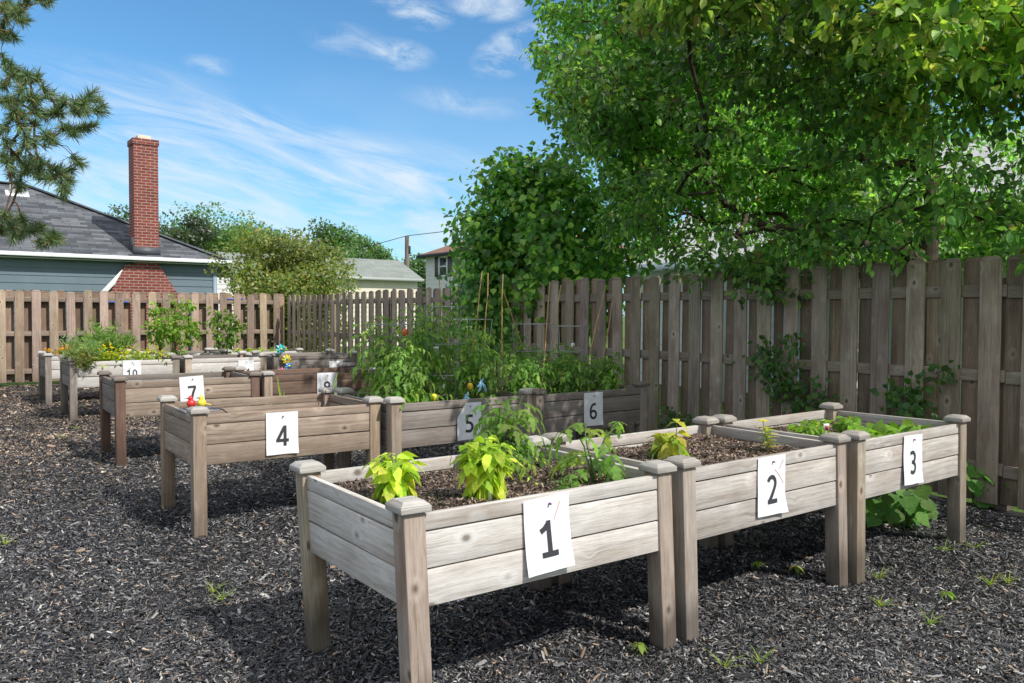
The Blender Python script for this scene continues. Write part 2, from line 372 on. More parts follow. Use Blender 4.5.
def blob(x, y, rx, ry, rot=0.0):
    mp = N(nt, 'ShaderNodeMapping', _vector_type='TEXTURE'); mp.inputs['Location'].default_value = (x, y, 0); mp.inputs['Rotation'].default_value = (0, 0, rot)
    mp.inputs['Scale'].default_value = (rx, ry, 1); L(nt, cv.outputs[0], mp.inputs[0])
    ln = N(nt, 'ShaderNodeVectorMath', _operation='LENGTH'); L(nt, mp.outputs[0], ln.inputs[0])
    return mth(nt, 'SUBTRACT', 1.0, ln.outputs['Value'], True)
def px(x, y): return ((x-520)/F, (314-y)/F)
cirr = cloudnoise(.30, 1.0, 6.0, 4.2, 10, .66, 1.1, .40, .74)
def padd(a, b): return mth(nt, 'ADD', a, b, True)
x, y = px(360, 200); band = blob(x, y, .24, .085, -.42)
x, y = px(170, 120); band = padd(band, mth(nt, 'MULTIPLY', blob(x, y, .26, .07, -.25), .55))
x, y = px(300, 195); band = padd(band, mth(nt, 'MULTIPLY', blob(x, y, .40, .09, -.05), .9))
cl = mth(nt, 'MULTIPLY', cirr, mth(nt, 'MULTIPLY', band, 2.1, True))
puff = cloudnoise(.2, 1.0, 2.0, 13.0, 9, .66, .6, .40, .72)
pm = None
for bx, by, rx, ry, w in ((500, 3, .060, .030, 1.9), (437, 18, .045, .022, 1.3), (415, 57, .05, .022, 1.0), (530, 52, .065, .032, 1.7), (365, 45, .06, .025, .6), (395, -4, .04, .02, 1.), (480, 105, .09, .02, .45), (228, 70, .04, .015, .5)):
    x, y = px(bx, by); q = mth(nt, 'MULTIPLY', blob(x, y, rx, ry, -.15 if bx != 530 else .45), w)
    pm = q if pm is None else padd(pm, q)
cl = padd(cl, mth(nt, 'MULTIPLY', puff, mth(nt, 'MULTIPLY', pm, 1.6, True)))
lowhaze = mth(nt, 'MULTIPLY', ramp(nt, cb, [(.02, (1, 1, 1)), (.32, (0, 0, 0))]), .72)
veil = cloudnoise(.12, 1.0, 4.0, 2.0, 6, .55, .5, .35, .75)
cl = padd(cl, mth(nt, 'MULTIPLY', veil, lowhaze))
cl = mth(nt, 'MULTIPLY', cl, mth(nt, 'GREATER_THAN', sp.outputs[1], .06))
skyc = mix(nt, 'MULTIPLY', 1.0, sky.outputs[0], (.58, .96, 1.15))
# unseen broken cloud added overhead and behind the lens to keep open shade neutral
ev = N(nt, 'ShaderNodeTexNoise', Scale=2.2, Detail=6.0, Roughness=.55); L(nt, tc.outputs['Generated'], ev.inputs['Vector'])
back = mth(nt, 'MAXIMUM', ramp(nt, sp.outputs[2], [(.50, (0, 0, 0)), (.66, (1, 1, 1))]), ramp(nt, mth(nt, 'MULTIPLY', sp.outputs[1], -1.0), [(.05, (0, 0, 0)), (.30, (1, 1, 1))]))
over = mth(nt, 'MULTIPLY', mth(nt, 'MULTIPLY', ramp(nt, ev.outputs['Fac'], [(.30, (.25, .25, .25)), (.55, (1, 1, 1))]), back), mth(nt, 'GREATER_THAN', sp.outputs[2], .0))
skyc = mix(nt, 'MIX', mth(nt, 'MULTIPLY', over, .85), skyc, (7.4, 7.25, 7.1))
L(nt, mix(nt, 'MIX', mth(nt, 'MULTIPLY', cl, .85), skyc, (5.4, 6.0, 6.6)), bg.inputs['Color'])

sl = bpy.data.lights.new('sun', 'SUN'); sl.energy = 5.0; sl.angle = math.radians(.53); sl.color = (1.0, .955, .89)
so = link(bpy.data.objects.new('sun', sl)); so.rotation_euler = Vector(SUN).to_track_quat('Z', 'Y').to_euler(); so.location = (6, -4, 9)
cam = bpy.data.cameras.new('camera'); co = link(bpy.data.objects.new('camera', cam))
cam.sensor_width = 36; cam.lens = 36*F/1024; cam.clip_end = 2000; cam.clip_start = .05
M = Matrix(((cr[0], cu[0], -cd[0], 0), (cr[1], cu[1], -cd[1], 0), (cr[2], cu[2], -cd[2], CZ), (0, 0, 0, 1))); co.matrix_world = M
S.camera = co
S.view_settings.view_transform = 'Standard'; S.view_settings.look = 'None'; S.view_settings.exposure = 0
S.cycles.max_bounces = 7; S.cycles.diffuse_bounces = 4; S.cycles.transmission_bounces = 4

# ------------------------------------------------------------------ ground
def grid_sheet(name, us, vs, zf, material):
    P = np.array([[U*a + V*b for a in us] for b in vs]).reshape(-1, 3); P[:, 2] = zf(P)
    n, m = len(us), len(vs); i = np.arange(n*m).reshape(m, n)
    f = np.stack([i[:-1, :-1], i[:-1, 1:], i[1:, 1:], i[1:, :-1]], -1).reshape(-1, 4)
    return mesh_np(name, P, f, material, smooth=True)
def gzv(P): return .0075*np.clip(P[:, :2] @ V[:2] - V0, -6, 14)
lawn = grid_sheet('lawn', [-400, -60, -20, -8, 0, 6.3, 12, 30, 80, 400], [-200, -30, -6, 2, 6, 10, 14, 17, 25, 40, 80, 500], lambda P: gzv(P)-.03, GRASS)
tag(lawn, kind='structure')
mul = grid_sheet('mulch_ground', np.arange(-9, 6.45, .06), np.arange(-3, 17.0, .06), lambda P: gzv(P) + .010*vnoise(P*np.array([1, 1, 0]), 2.2, 1) + .007*vnoise(P*np.array([1, 1, 0]), 9, 2), MULCH)
tag(mul, kind='structure')

def chips(n, P, sz, name, material, palette, weights, flat=.35, parent=None):
    """shredded bark: low ridged slivers lying at random on the ground"""
    th = rng.random(n)*2*math.pi; tilt = rng.normal(size=n)*flat
    D = np.stack([np.cos(th)*np.cos(tilt), np.sin(th)*np.cos(tilt), np.sin(tilt)], 1)
    up = unit(np.stack([rng.normal(size=n)*.35, rng.normal(size=n)*.35, np.ones(n)], 1))
    B = unit(np.cross(up, D)); Nn = np.cross(D, B)
    ln = sz*(.55+1.0*rng.random(n)**1.6); w = ln*(.10+.16*rng.random(n)); h = w*(.25+.5*rng.random(n)); bend = ln*rng.normal(size=n)*.08
    t = np.array([(-.5, -.5, 0, 1), (-.42, .5, 0, 1), (0, -.6, 0, 0), (0, .6, 0, 0), (.5, -.3, 0, 1), (.42, .45, 0, 1), (-.35, 0, 1, 1), (0, .05, 1, 0), (.35, 0, 1, 1)])
    v = P[:, None] + t[None, :, 0:1]*(ln[:, None, None]*D[:, None]) + t[None, :, 1:2]*(w[:, None, None]*B[:, None]) + (t[None, :, 2:3]*h[:, None, None] + t[None, :, 3:4]*bend[:, None, None])*Nn[:, None]
    f = np.array([(0, 2, 7, 6), (2, 4, 8, 7), (6, 7, 3, 1), (7, 8, 5, 3)])
    ff = (f[None] + (np.arange(n)*9)[:, None, None]).reshape(-1, 4)
    pal = np.array(palette)[rng.choice(len(palette), n, p=weights)]*(1+.3*rng.normal(size=(n, 1))).clip(.4, 1.9)*(1+.22*vnoise(P*np.array([1, 1, 0]), 1.3, 31)+.15*vnoise(P*np.array([1, 1, 0]), 5, 32)).clip(.45, 1.7)[:, None]
    return mesh_np(name, v.reshape(-1, 3), ff, material, parent, np.repeat(pal, 9, axis=0))
# near the lens many fine slivers, further off fewer and larger; browner towards the far left
nc = 520000
Y = 1.7*np.exp(rng.random(nc)*math.log(15.5/1.7)); X = Y*(rng.random(nc)*1.75-.95)
P = np.stack([X, Y, np.zeros(nc)], 1)
uu = P @ U; vv = P @ V
k = (uu > -9) & (uu < 6.2) & (vv < 16.8); P = P[k]; Y = Y[k]; n = len(P)
P[:, 2] = gzv(P) + .010*vnoise(P*np.array([1, 1, 0]), 2.2, 1) + .007*vnoise(P*np.array([1, 1, 0]), 9, 2) + .004 + .012*rng.random(n)**2
brown = np.clip((P @ V - 4.6 - .5*(P @ U + 3) + 1.0*vnoise(P*np.array([1, 1, 0]), .8, 5))/4.0, .0, .85)
isb = rng.random(n) < brown
sz = (.0185 + .0018*Y)*np.where(rng.random(n) < .03, 2.0, 1.0)
PALB = [(.018, .018, .021), (.042, .042, .046), (.095, .096, .103), (.20, .195, .19), (.40, .38, .36), (.17, .115, .08), (.36, .27, .20)]
oc = chips(int((~isb).sum()), P[~isb], sz[~isb], 'black_mulch_chips', CHIP, PALB, [.29, .29, .20, .115, .055, .025, .025]); tag(oc, 'loose black shredded bark mulch covering the yard', 'mulch', kind='stuff')
oc = chips(int(isb.sum()), P[isb], sz[isb], 'brown_mulch_chips', CHIP, [(.07, .055, .047), (.15, .105, .075), (.27, .19, .13), (.42, .32, .22), (.045, .042, .04), (.58, .48, .36)], [.24, .27, .18, .09, .18, .04]); tag(oc, 'faded brown bark mulch near the back fence', 'mulch', kind='stuff')

# ------------------------------------------------------------------ planters
W, PH, PW = .848, .79, .041
def tj(s=.12): return 1+random.uniform(-s, s)
SOILPAL = [(.062, .042, .031), (.12, .082, .06), (.21, .148, .108), (.33, .245, .185), (.032, .022, .017)]
BEDS = {}
def planter(no, x, y, ang, Lb, z0, H, lean, wfront, wside, wpost, wcap, soil_n, label, soil_drop=.06):
    t = thing('raised_planter', label, 'planter', (x, y, z0), ang, 'raised wooden planters in rows')
    BEDS[no] = (np.array([x, y, z0]), ang, Lb, H, lean)
    sh = lean/H
    bz = [(H-.042-.057, .057), (H-.042-.063-.124, .124), (H-.042-.069-.124-.126, .126)]
    for (px_, py_) in ((0, 0), (Lb, 0), (0, W), (Lb, W)):
        m = MB(); tt = tj(.16)*np.array([1, random.uniform(.93, 1), random.uniform(.86, 1)])
        lx, ly = random.gauss(0, .004), random.gauss(0, .004)
        m.box((px_+lx/2, py_+ly/2, (H-.03)/2-.03), (.082, 0, 0), (0, .082, 0), (lx, ly, H+.03), tt)
        p = m.build('post', wpost, t, .004, sh)
        c = MB(); a = random.gauss(0, .03); ca_, sa_ = math.cos(a)*.116, math.sin(a)*.116; tt = tj(.12)
        c.box((px_+lx, py_+ly, H-.019), (ca_, sa_, 0), (-sa_, ca_, 0), (0, 0, .022), tt)
        c.box((px_+lx, py_+ly, H+.0005), (ca_*.99, sa_*.99, 0), (-sa_*.99, ca_*.99, 0), (0, 0, .017), tt, .66)
        c.build('post_cap', wcap, p, .003, sh)
    for side in (0, 1):
        m = MB()
        yc = -PW+.012+.013 if side == 0 else W+PW-.012-.013
        for q, (zb, hh) in enumerate(bz):
            m.box((Lb/2, yc+random.uniform(-.002, .002), zb+hh/2), (Lb-.070, 0, random.uniform(-.003, .003)), (0, .026, 0), (0, 0, hh), tj(.13))
        m.build('side_panel', wfront if side == 0 else wside, t, .003, sh)
        m = MB(); xc = -PW+.012+.013 if side == 0 else Lb+PW-.012-.013
        for q, (zb, hh) in enumerate(bz):
            m.box((xc+random.uniform(-.002, .002), W/2, zb+hh/2), (.026, 0, 0), (0, W-.070, random.uniform(-.003, .003)), (0, 0, hh), tj(.13))
        m.build('end_panel', wside, t, .003, sh)
    # soil: a bumpy bed with shredded bark on it
    nx, ny = 26, 18; zs = H-.045-soil_drop
    gx, gy = np.meshgrid(np.linspace(-.005, Lb+.005, nx), np.linspace(-.005, W+.005, ny))
    Pg = np.stack([gx.ravel(), gy.ravel(), np.zeros(nx*ny)], 1); Pg[:, 2] = zs + .009*vnoise(Pg, 9, no) + .005*vnoise(Pg, 25, no+50)
    i = np.arange(nx*ny).reshape(ny, nx); f = np.stack([i[:-1, :-1], i[:-1, 1:], i[1:, 1:], i[1:, :-1]], -1).reshape(-1, 4)
    fl = np.array([(-.005, -.005, bz[2][0]+.02), (Lb+.005, -.005, bz[2][0]+.02), (Lb+.005, W+.005, bz[2][0]+.02), (-.005, W+.005, bz[2][0]+.02)])
    if lean: Pg[:, 0] += sh*Pg[:, 2]; fl[:, 0] += sh*fl[:, 2]
    vs = np.concatenate([Pg, fl]); f = np.concatenate([f, np.array([[nx*ny+3, nx*ny+2, nx*ny+1, nx*ny]])])
    so_ = mesh_np('soil', vs, f, SOIL, t, np.tile(np.array([.05, .032, .022]), (len(vs), 1)), smooth=True)
    if soil_n:
        Pc = np.stack([rng.uniform(.02, Lb-.02, soil_n), rng.uniform(0, W, soil_n), np.zeros(soil_n)], 1)
        Pc[:, 2] = zs + .009*vnoise(Pc, 9, no) + .005*vnoise(Pc, 25, no+50) + .002+.008*rng.random(soil_n); Pc[:, 0] += sh*Pc[:, 2]
        o = chips(soil_n, Pc, np.full(soil_n, .024), 'bark_topping', CHIP, SOILPAL, [.3, .3, .2, .1, .1], .4, so_)
        o['kind'] = 'stuff'
    return t
def bed_pt(no, lx, ly, lz):
    P0, a, Lb, H, lean = BEDS[no]; lx = lx + lean*lz/H
    return P0 + np.array([lx*math.cos(a)-ly*math.sin(a), lx*math.sin(a)+ly*math.cos(a), lz])
def bed_at(no, x, y, lz):
    """the point of a bed's soil level seen at that place"""
    return on_z(x, y, BEDS[no][0][2]+lz)
def Ux(no): a = BEDS[no][1]; return np.array([math.cos(a), math.sin(a), 0])
ROW1 = (W_SILVER, W_SILVER, W_POST, W_CAP)
ROW1B = (W_SILVER2, W_SILVER2, W_POST2, W_CAP2)
planter(1, -.286, 2.705, .624, 1.2, 0, PH, -.043, *ROW1, 9000, 'pale grey wooden planter at the front with paper sign 1')
planter(2, .804, 3.496, .639, 1.2, .004, PH, -.043, *ROW1B, 6000, 'grey wooden planter in the front row with paper sign 2')
planter(3, 1.881, 4.266, .647, 1.2, .008, PH, -.030, *ROW1B, 2500, 'grey wooden planter with lettuce and paper sign 3 beside the right fence', .075)
planter(4, -1.917, 5.071, .606, 1.2, .029, PH, 0, W_BROWN, W_BROWN, W_BROWN, W_CAP, 0, 'brown planter with paper sign 4 and two ornaments on its end', .15)
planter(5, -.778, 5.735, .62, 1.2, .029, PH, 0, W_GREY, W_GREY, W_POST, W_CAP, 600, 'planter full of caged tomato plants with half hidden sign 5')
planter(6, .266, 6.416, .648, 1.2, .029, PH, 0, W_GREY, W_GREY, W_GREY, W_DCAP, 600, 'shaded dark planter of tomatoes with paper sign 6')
planter(7, -3.442, 7.263, .6, 1.2, .046, PH, 0, W_BROWN, W_GREY, W_DBROWN, W_DCAP, 0, 'brown planter with paper sign 7 behind the red and yellow ornaments', .08)
planter(8, -2.352, 8.025, .624, 1.2, .046, PH, 0, W_DBROWN, W_DBROWN, W_BROWN, W_CAP, 0, 'dark brown planter behind planter 4 with half covered sign 8', .08)
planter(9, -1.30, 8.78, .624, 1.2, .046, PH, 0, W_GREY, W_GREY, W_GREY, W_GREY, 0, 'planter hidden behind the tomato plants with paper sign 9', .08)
planter(10, -5.339, 10.04, .608, 1.2, .056, PH, 0, W_SUNLIT, W_GREY, W_GREY, W_GREY, 0, 'sunlit planter with yellow flowers and paper sign 10', .05)
planter(11, -4.22, 10.805, .64, 1.02, .056, PH, 0, W_SUNLIT, W_GREY, W_POST, W_CAP, 0, 'sunlit planter behind planter 7 carrying the pinwheels', .06)
planter(12, -3.26, 11.55, .63, 1.2, .056, PH, 0, W_GREY, W_GREY, W_GREY, W_CAP, 0, 'grey shaded planter behind planter 8 with half hidden white sign', .06)
planter(13, -6.607, 11.758, .615, 1.2, .05, .765, 0, W_SUNLIT, W_GREY, W_GREY, W_CAP, 0, 'leftmost planter of the last row beside the tan fence', .05)
planter(14, -5.56, 12.50, .615, 1.2, .05, .765, 0, W_SUNLIT, W_GREY, W_GREY, W_CAP, 0, 'middle planter of the last row with a tall bushy plant', .05)
planter(15, -4.51, 13.24, .615, 1.2, .05, .765, 0, W_SUNLIT, W_GREY, W_GREY, W_CAP, 0, 'rightmost planter of the last row near the fence corner', .05)

# ------------------------------------------------------------------ paper signs
def arc(cx, cy, rx, ry, a0, a1, n=18):
    return [(cx+rx*math.cos(math.radians(a0+(a1-a0)*i/n)), cy+ry*math.sin(math.radians(a0+(a1-a0)*i/n))) for i in range(n+1)]
G = {'1': [[(.06, .72), (.20, .79), (.33, .915)], [(.345, 1.0), (.345, .0)], [(.07, .075), (.62, .075)]],
     '2': [arc(.31, .70, .215, .225, 160, -12) + [(.46, .52), (.30, .30), (.14, .10)], [(.04, .075), (.60, .075)]],
     '3': [[(.08, .88)] + arc(.27, .715, .22, .21, 105, -72), arc(.27, .29, .25, .215, 78, -115) + [(.06, .13)], [(.20, .515), (.30, .515)]],
     '4': [[(.47, 1.0), (.47, 0)], [(.44, .94), (.10, .31)], [(.02, .28), (.66, .28)]],
     '5': [[(.13, .925), (.56, .925)], [(.17, .98), (.15, .53)], [(.13, .57)] + arc(.29, .315, .24, .245, 95, -105) + [(.07, .10)]],
     '6': [[(.53, .92)] + arc(.40, .50, .30, .44, 80, 180) + arc(.325, .30, .225, .225, 180, 360+178, 26)],
     '7': [[(.06, .925), (.60, .925)], [(.545, .90), (.40, .55), (.25, .0)]],
     '8': [arc(.32, .74, .19, .19, 0, 360, 26), arc(.32, .28, .235, .215, 0, 360, 26)],
     '9': [[(.13, .08)] + arc(.26, .50, .30, .44, -80, 0) + arc(.335, .70, .225, .225, 0, -358, 26)],
     '0': [arc(.32, .5, .225, .425, 0, 360, 30)]}
def stroke(poly, th):
    q = np.array(poly, float)
    # resample so that it follows the curl of the sheet
    out = [q[0]]
    for a, b in zip(q[:-1], q[1:]):
        n = max(1, int(np.linalg.norm(b-a)/.12))
        out += [a+(b-a)*(i+1)/n for i in range(n)]
    q = np.array(out); d = np.gradient(q, axis=0); d = unit(d); nrm = np.stack([-d[:, 1], d[:, 0]], 1)*th/2
    v = np.empty((2*len(q), 2)); v[0::2] = q+nrm; v[1::2] = q-nrm
    f = [(2*i, 2*i+1, 2*i+3, 2*i+2) for i in range(len(q)-1)]
    return v, f
def sign(txt, no, x, y, label, tilt=0.0, curl=.012, hgt=.135, drop=0.0, pin=True, fold=False):
    P0, a, Lb, H, lean = BEDS[no]; fa = np.array([math.sin(a), -math.cos(a), 0]); ux = Ux(no)
    face = P0 + fa*(PW-.012+.004)
    c = on_plane(x, y, face, fa)
    t = thing('paper_sign', label, 'sign', c, a, 'numbered paper signs pinned to the planters')
    wd, hg = .216, .279
    def bendf(v):      # v in sheet plane (x, z) -> local 3D: x along the bed, -y out of the face
        xx, zz = v[:, 0], v[:, 1]
        k = (hg/2-zz)/hg
        out = .004 + curl*np.clip(k-.25, 0, 1)**1.6 + .003*np.sin(xx*28+no)*k + .005*np.exp(-((xx-.108)**2+(zz+.14)**2)/.0018)*(1+no % 3) + .0015*np.sin(xx*17+zz*31+no*2)*k
        ct, st = math.cos(tilt), math.sin(tilt)
        return np.stack([xx*ct-zz*st, -out, xx*st+zz*ct], 1)
    nx, nz = 7, 9
    g = np.array([(xx, zz) for zz in np.linspace(-hg/2, hg/2, nz) for xx in np.linspace(-wd/2, wd/2, nx)])
    i = np.arange(nx*nz).reshape(nz, nx); f = np.stack([i[:-1, :-1], i[:-1, 1:], i[1:, 1:], i[1:, :-1]], -1).reshape(-1, 4)
    v3 = bendf(g)
    if fold:  # the top corner of the sheet is folded back
        kk = (g[:, 0] < -.03) & (g[:, 1] > .03); dd = np.clip((g[:, 1]-.03) - (g[:, 0]+wd/2)*1.3, 0, 1)
        v3[:, 0] += dd*.62*kk; v3[:, 1] -= dd*.10*kk
    mesh_np('sheet', v3, f, PAPER, t, smooth=True)
    vs = []; fs = []; n0 = 0; wtot = .66*len(txt) + .06*(len(txt)-1)
    for ci, ch in enumerate(txt):
        for li, s_ in enumerate(G[ch]):
            v, f = stroke(s_, .155)
            v = np.stack([(v[:, 0]-wtot/2+ci*.72)*hgt, (v[:, 1]-.5)*hgt-.018-drop], 1)
            v = bendf(v); v[:, 1] -= .0012+.0003*li; vs.append(v); fs += [tuple(k+n0 for k in q) for q in f]; n0 += len(v)
    mesh_np('printed_number', np.concatenate(vs), fs, INK, t)
    if txt in '12' and len(txt) == 1:
        v, f = stroke([(.030, .045), (.045, .075), (.062, .112)] if txt == '1' else [(.02, .075), (.06, .04), (.095, -.002)], .0028); v3 = bendf(v); v3[:, 1] -= .0015; mesh_np('crayon_mark', v3, f, CRAYON, t)
        if txt == '2': v, f = stroke([(.055, .07), (.09, .115)], .003); v3 = bendf(v); v3[:, 1] -= .0018; mesh_np('crayon_mark', v3, f, CRAYON, t)
    if pin:
        v, f = lathe([(0, 0), (.004, .001), (.005, .004), (.003, .009), (.004, .011), (0, .012)], 8)
        pv = np.stack([v[:, 0]+.005, -v[:, 2]-.005, v[:, 1]+hg/2-.028], 1)
        mesh_np('push_pin', pv, f, PINMAT, t, smooth=True)
    return t
sign('1', 1, 547, 533, 'white paper sign printed 1 pinned to the nearest planter', .05, .03)
sign('2', 2, 771, 485, 'white paper sign printed 2 on a grey planter', .0, .012)
sign('3', 3, 912, 459, 'white paper sign printed 3 below the lettuce planter rim', -.03, .02)
sign('4', 4, 282, 433, 'white paper sign printed 4 on the brown planter', .0, .008)
sign('5', 5, 469, 421, 'white paper sign printed 5 with a folded corner, partly behind leaves', .0, .01, fold=True)
sign('6', 6, 593, 409, 'white paper sign printed 6 on the shaded planter', .0, .01)
sign('7', 7, 192, 391, 'white paper sign printed 7 behind the red ornament', .05, .006)
sign('8', 8, 327, 386, 'white paper sign printed 8 with its lower half covered by a post cap', 0, .006)
sign('9', 9, 438, 388, 'white paper sign printed 9 seen through the tomato plants', 0, .006)
sign('10', 10, 132, 371, 'white paper sign printed 10 under the yellow flowers', 0, .004, .095, .01)
sign('11', 11, 246, 370, 'pale paper sign low on the sunlit planter behind planter 7', 0, .004, .095, .01)
sign('12', 12, 336, 370, 'pale paper sign on the grey planter behind planter 8', 0, .004, .095, .01)

# ------------------------------------------------------------------ fences (boards alternate front and back of the rails)
def fence(name, label, origin, along, out, s0, s1, wood_, step, phase, h0, h1, post_every=2.4, sep=.045, bw=.140):
    """origin at s=0; 'out' points to the yard"""
    t = thing(name, label, 'fence', origin + along*s0)
    O = origin; cs = np.arange(math.ceil((s0-phase)/step)*step+phase, s1, step)
    hh = lambda s: h0+(h1-h0)*(s-s0)/(s1-s0)
    T0 = np.array(t.location)
    sections = np.arange(s0, s1+.01, post_every)
    for q in range(len(sections)):
        a, b = sections[q], min(sections[q]+post_every, s1)
        if b-a < .05: continue
        m = MB()
        for s in cs[(cs >= a) & (cs < b)]:
            for back in (0, 1):
                sc = s + back*step/2 + random.gauss(0, .004); h = hh(s)+random.gauss(0, .012) - back*.005
                gnd_ = gz(O+along*sc)+.05
                w_ = bw+random.uniform(-.004, .003); lean = random.gauss(0, .011)
                off = sep if not back else -sep
                tt = tj(.32)*np.array([1, random.uniform(.94, 1.02), random.uniform(.88, 1.02)])
                if back: tt = tt*np.array([.72, .67, .63])  # shade of the recess put into the back boards' tint
                cc = O + along*sc + out*(off+random.gauss(0, .003)) - T0; cc[2] = (gnd_+h-.03)/2
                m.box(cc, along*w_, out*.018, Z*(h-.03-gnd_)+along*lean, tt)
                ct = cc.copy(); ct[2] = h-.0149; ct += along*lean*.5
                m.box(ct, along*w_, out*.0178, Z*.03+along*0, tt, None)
                # dog-ear: narrow the top ring of the little top block
                for vi in range(len(m.v)-8, len(m.v)):
                    x_ = np.array(m.v[vi]); 
                    if x_[2] > ct[2]: 
                        d_ = float((x_-ct) @ along); x_ -= along*d_*.36; m.v[vi] = tuple(x_)
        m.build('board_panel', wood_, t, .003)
        mid = (a+b)/2
        for zr in (.30, .98, 1.60):
            r = MB(); c = O + along*mid - T0; c[2] = zr + gz(O+along*mid)*.5
            r.box(c, along*(b-a-.004), out*(2*sep-.021), Z*.088, tj(.1)*.8); r.build('rail', wood_, t, .003)
    for q in range(len(sections)):
        r = MB(); c = O + along*(sections[q]+.03) - out*(sep+.06) - T0; c[2] = (1.70)/2
        r.box(c, along*.088, out*.088, Z*1.70, tj(.1)*.8); r.build('fence_post', wood_, t, .004)
    return t
# boards at the measured spacing of .2765 m
FL_V, FR_U = 16.90, 6.26
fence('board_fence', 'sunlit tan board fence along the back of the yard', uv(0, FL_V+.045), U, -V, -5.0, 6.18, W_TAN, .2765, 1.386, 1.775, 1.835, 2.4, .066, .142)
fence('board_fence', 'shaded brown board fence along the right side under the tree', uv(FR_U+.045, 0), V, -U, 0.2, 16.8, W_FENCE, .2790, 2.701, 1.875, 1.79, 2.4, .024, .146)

# ------------------------------------------------------------------ trees
def grow(base, trunk, targets, rmax, wander=.0, pen=.25):
    """connect every twig to the nearest limb already grown; returns segments and twig directions"""
    pts = [np.asarray(p, float) for p in trunk]; par = [-1]+list(range(len(trunk)-1)); plen = [0.0]
    for i in range(1, len(pts)): plen.append(plen[-1]+np.linalg.norm(pts[i]-pts[i-1]))
    order = np.argsort(np.linalg.norm(targets-pts[-1], axis=1)); tip = []
    A = np.zeros((len(pts)+3*len(targets), 3)); A[:len(pts)] = pts; PL = np.zeros(len(A)); PL[:len(pts)] = plen; n = len(pts); par = par+[0]*(len(A)-len(pts))
    k0 = max(1, len(trunk)//2)
    for i in order:
        d = np.linalg.norm(A[k0:n]-targets[i], axis=1); j = k0+int(np.argmin(d + pen*PL[k0:n])); dist = np.linalg.norm(A[j]-targets[i])
        steps = 2 if dist > .25 else 1
        steps = 3 if dist > .9 else steps
        prev = j
        for s in range(1, steps+1):
            q = A[j]+(targets[i]-A[j])*s/steps
            if s < steps: q = q + rng.normal(size=3)*dist*.06 + np.array([0, 0, dist*.08*math.sin(math.pi*s/steps)])
            A[n] = q; par[n] = prev; PL[n] = PL[prev]+dist/steps; prev = n; n += 1
        tip.append((prev, i))
    cnt = np.zeros(n)
    for q, _ in tip: cnt[q] += 1
    for q in range(n-1, 0, -1): cnt[par[q]] += cnt[q]
    r = np.maximum(rmax*(cnt/cnt.max())**.45, .0035)
    segs = [(A[par[q]], A[q], r[par[q]] if par[q] < len(trunk) or r[par[q]] < r[q]*2.2 else r[q]*1.25, r[q]) for q in range(1, n)]
    dirs = np.zeros((len(targets), 3)); 
    for q, i in tip: dirs[i] = A[q]-A[par[q]]
    return segs, unit(dirs)
def twig_leaves(lv, T, Dr, m, span, size, base, var, alt=None, altp=.2, droop=.5, light=None):
    for j in range(m):
        n = len(T); t = rng.uniform(-.75, .75, (n, 1)); side = rnd_dirs(n)
        perp = unit(np.cross(Dr, side))
        P = T + Dr*t*span + perp*rng.uniform(.0, .28, (n, 1))*span
        D = unit(perp*.8 + Dr*.5*rng.random((n, 1)) + np.array([0, 0, -droop])*rng.random((n, 1)) + .25*rng.normal(size=(n, 3)))
        Nn = unit(np.array([0, 0, 1.0]) + .55*rng.normal(size=(n, 3)))
        c = cols(n, base, var, alt, altp); dry = rng.random(n) < .018; c[dry] = (.26, .19, .06)
        if light is not None: c *= light(P)
        lv.add(P, D, Nn, size*(.7+.5*rng.random(n)), c)
def ellipsoid_pts(n, c, r, shell=.0, keep=None, seed=0, nsc=1.0, thr=-9):
    out = []; tot = 0
    while tot < n:
        d = rnd_dirs(n*2); rad = (shell + (1-shell)*rng.random((n*2, 1)))**(1/2.2)
        rough = 1 + .13*vnoise(d*3, 1.2, seed+3)[:, None]
        P = np.asarray(c) + d*rad*rough*np.asarray(r)
        k = vnoise(P, nsc, seed) > thr
        if keep is not None: k &= keep(P)
        P = P[k]; out.append(P); tot += len(P)
    return np.concatenate(out)[:n]

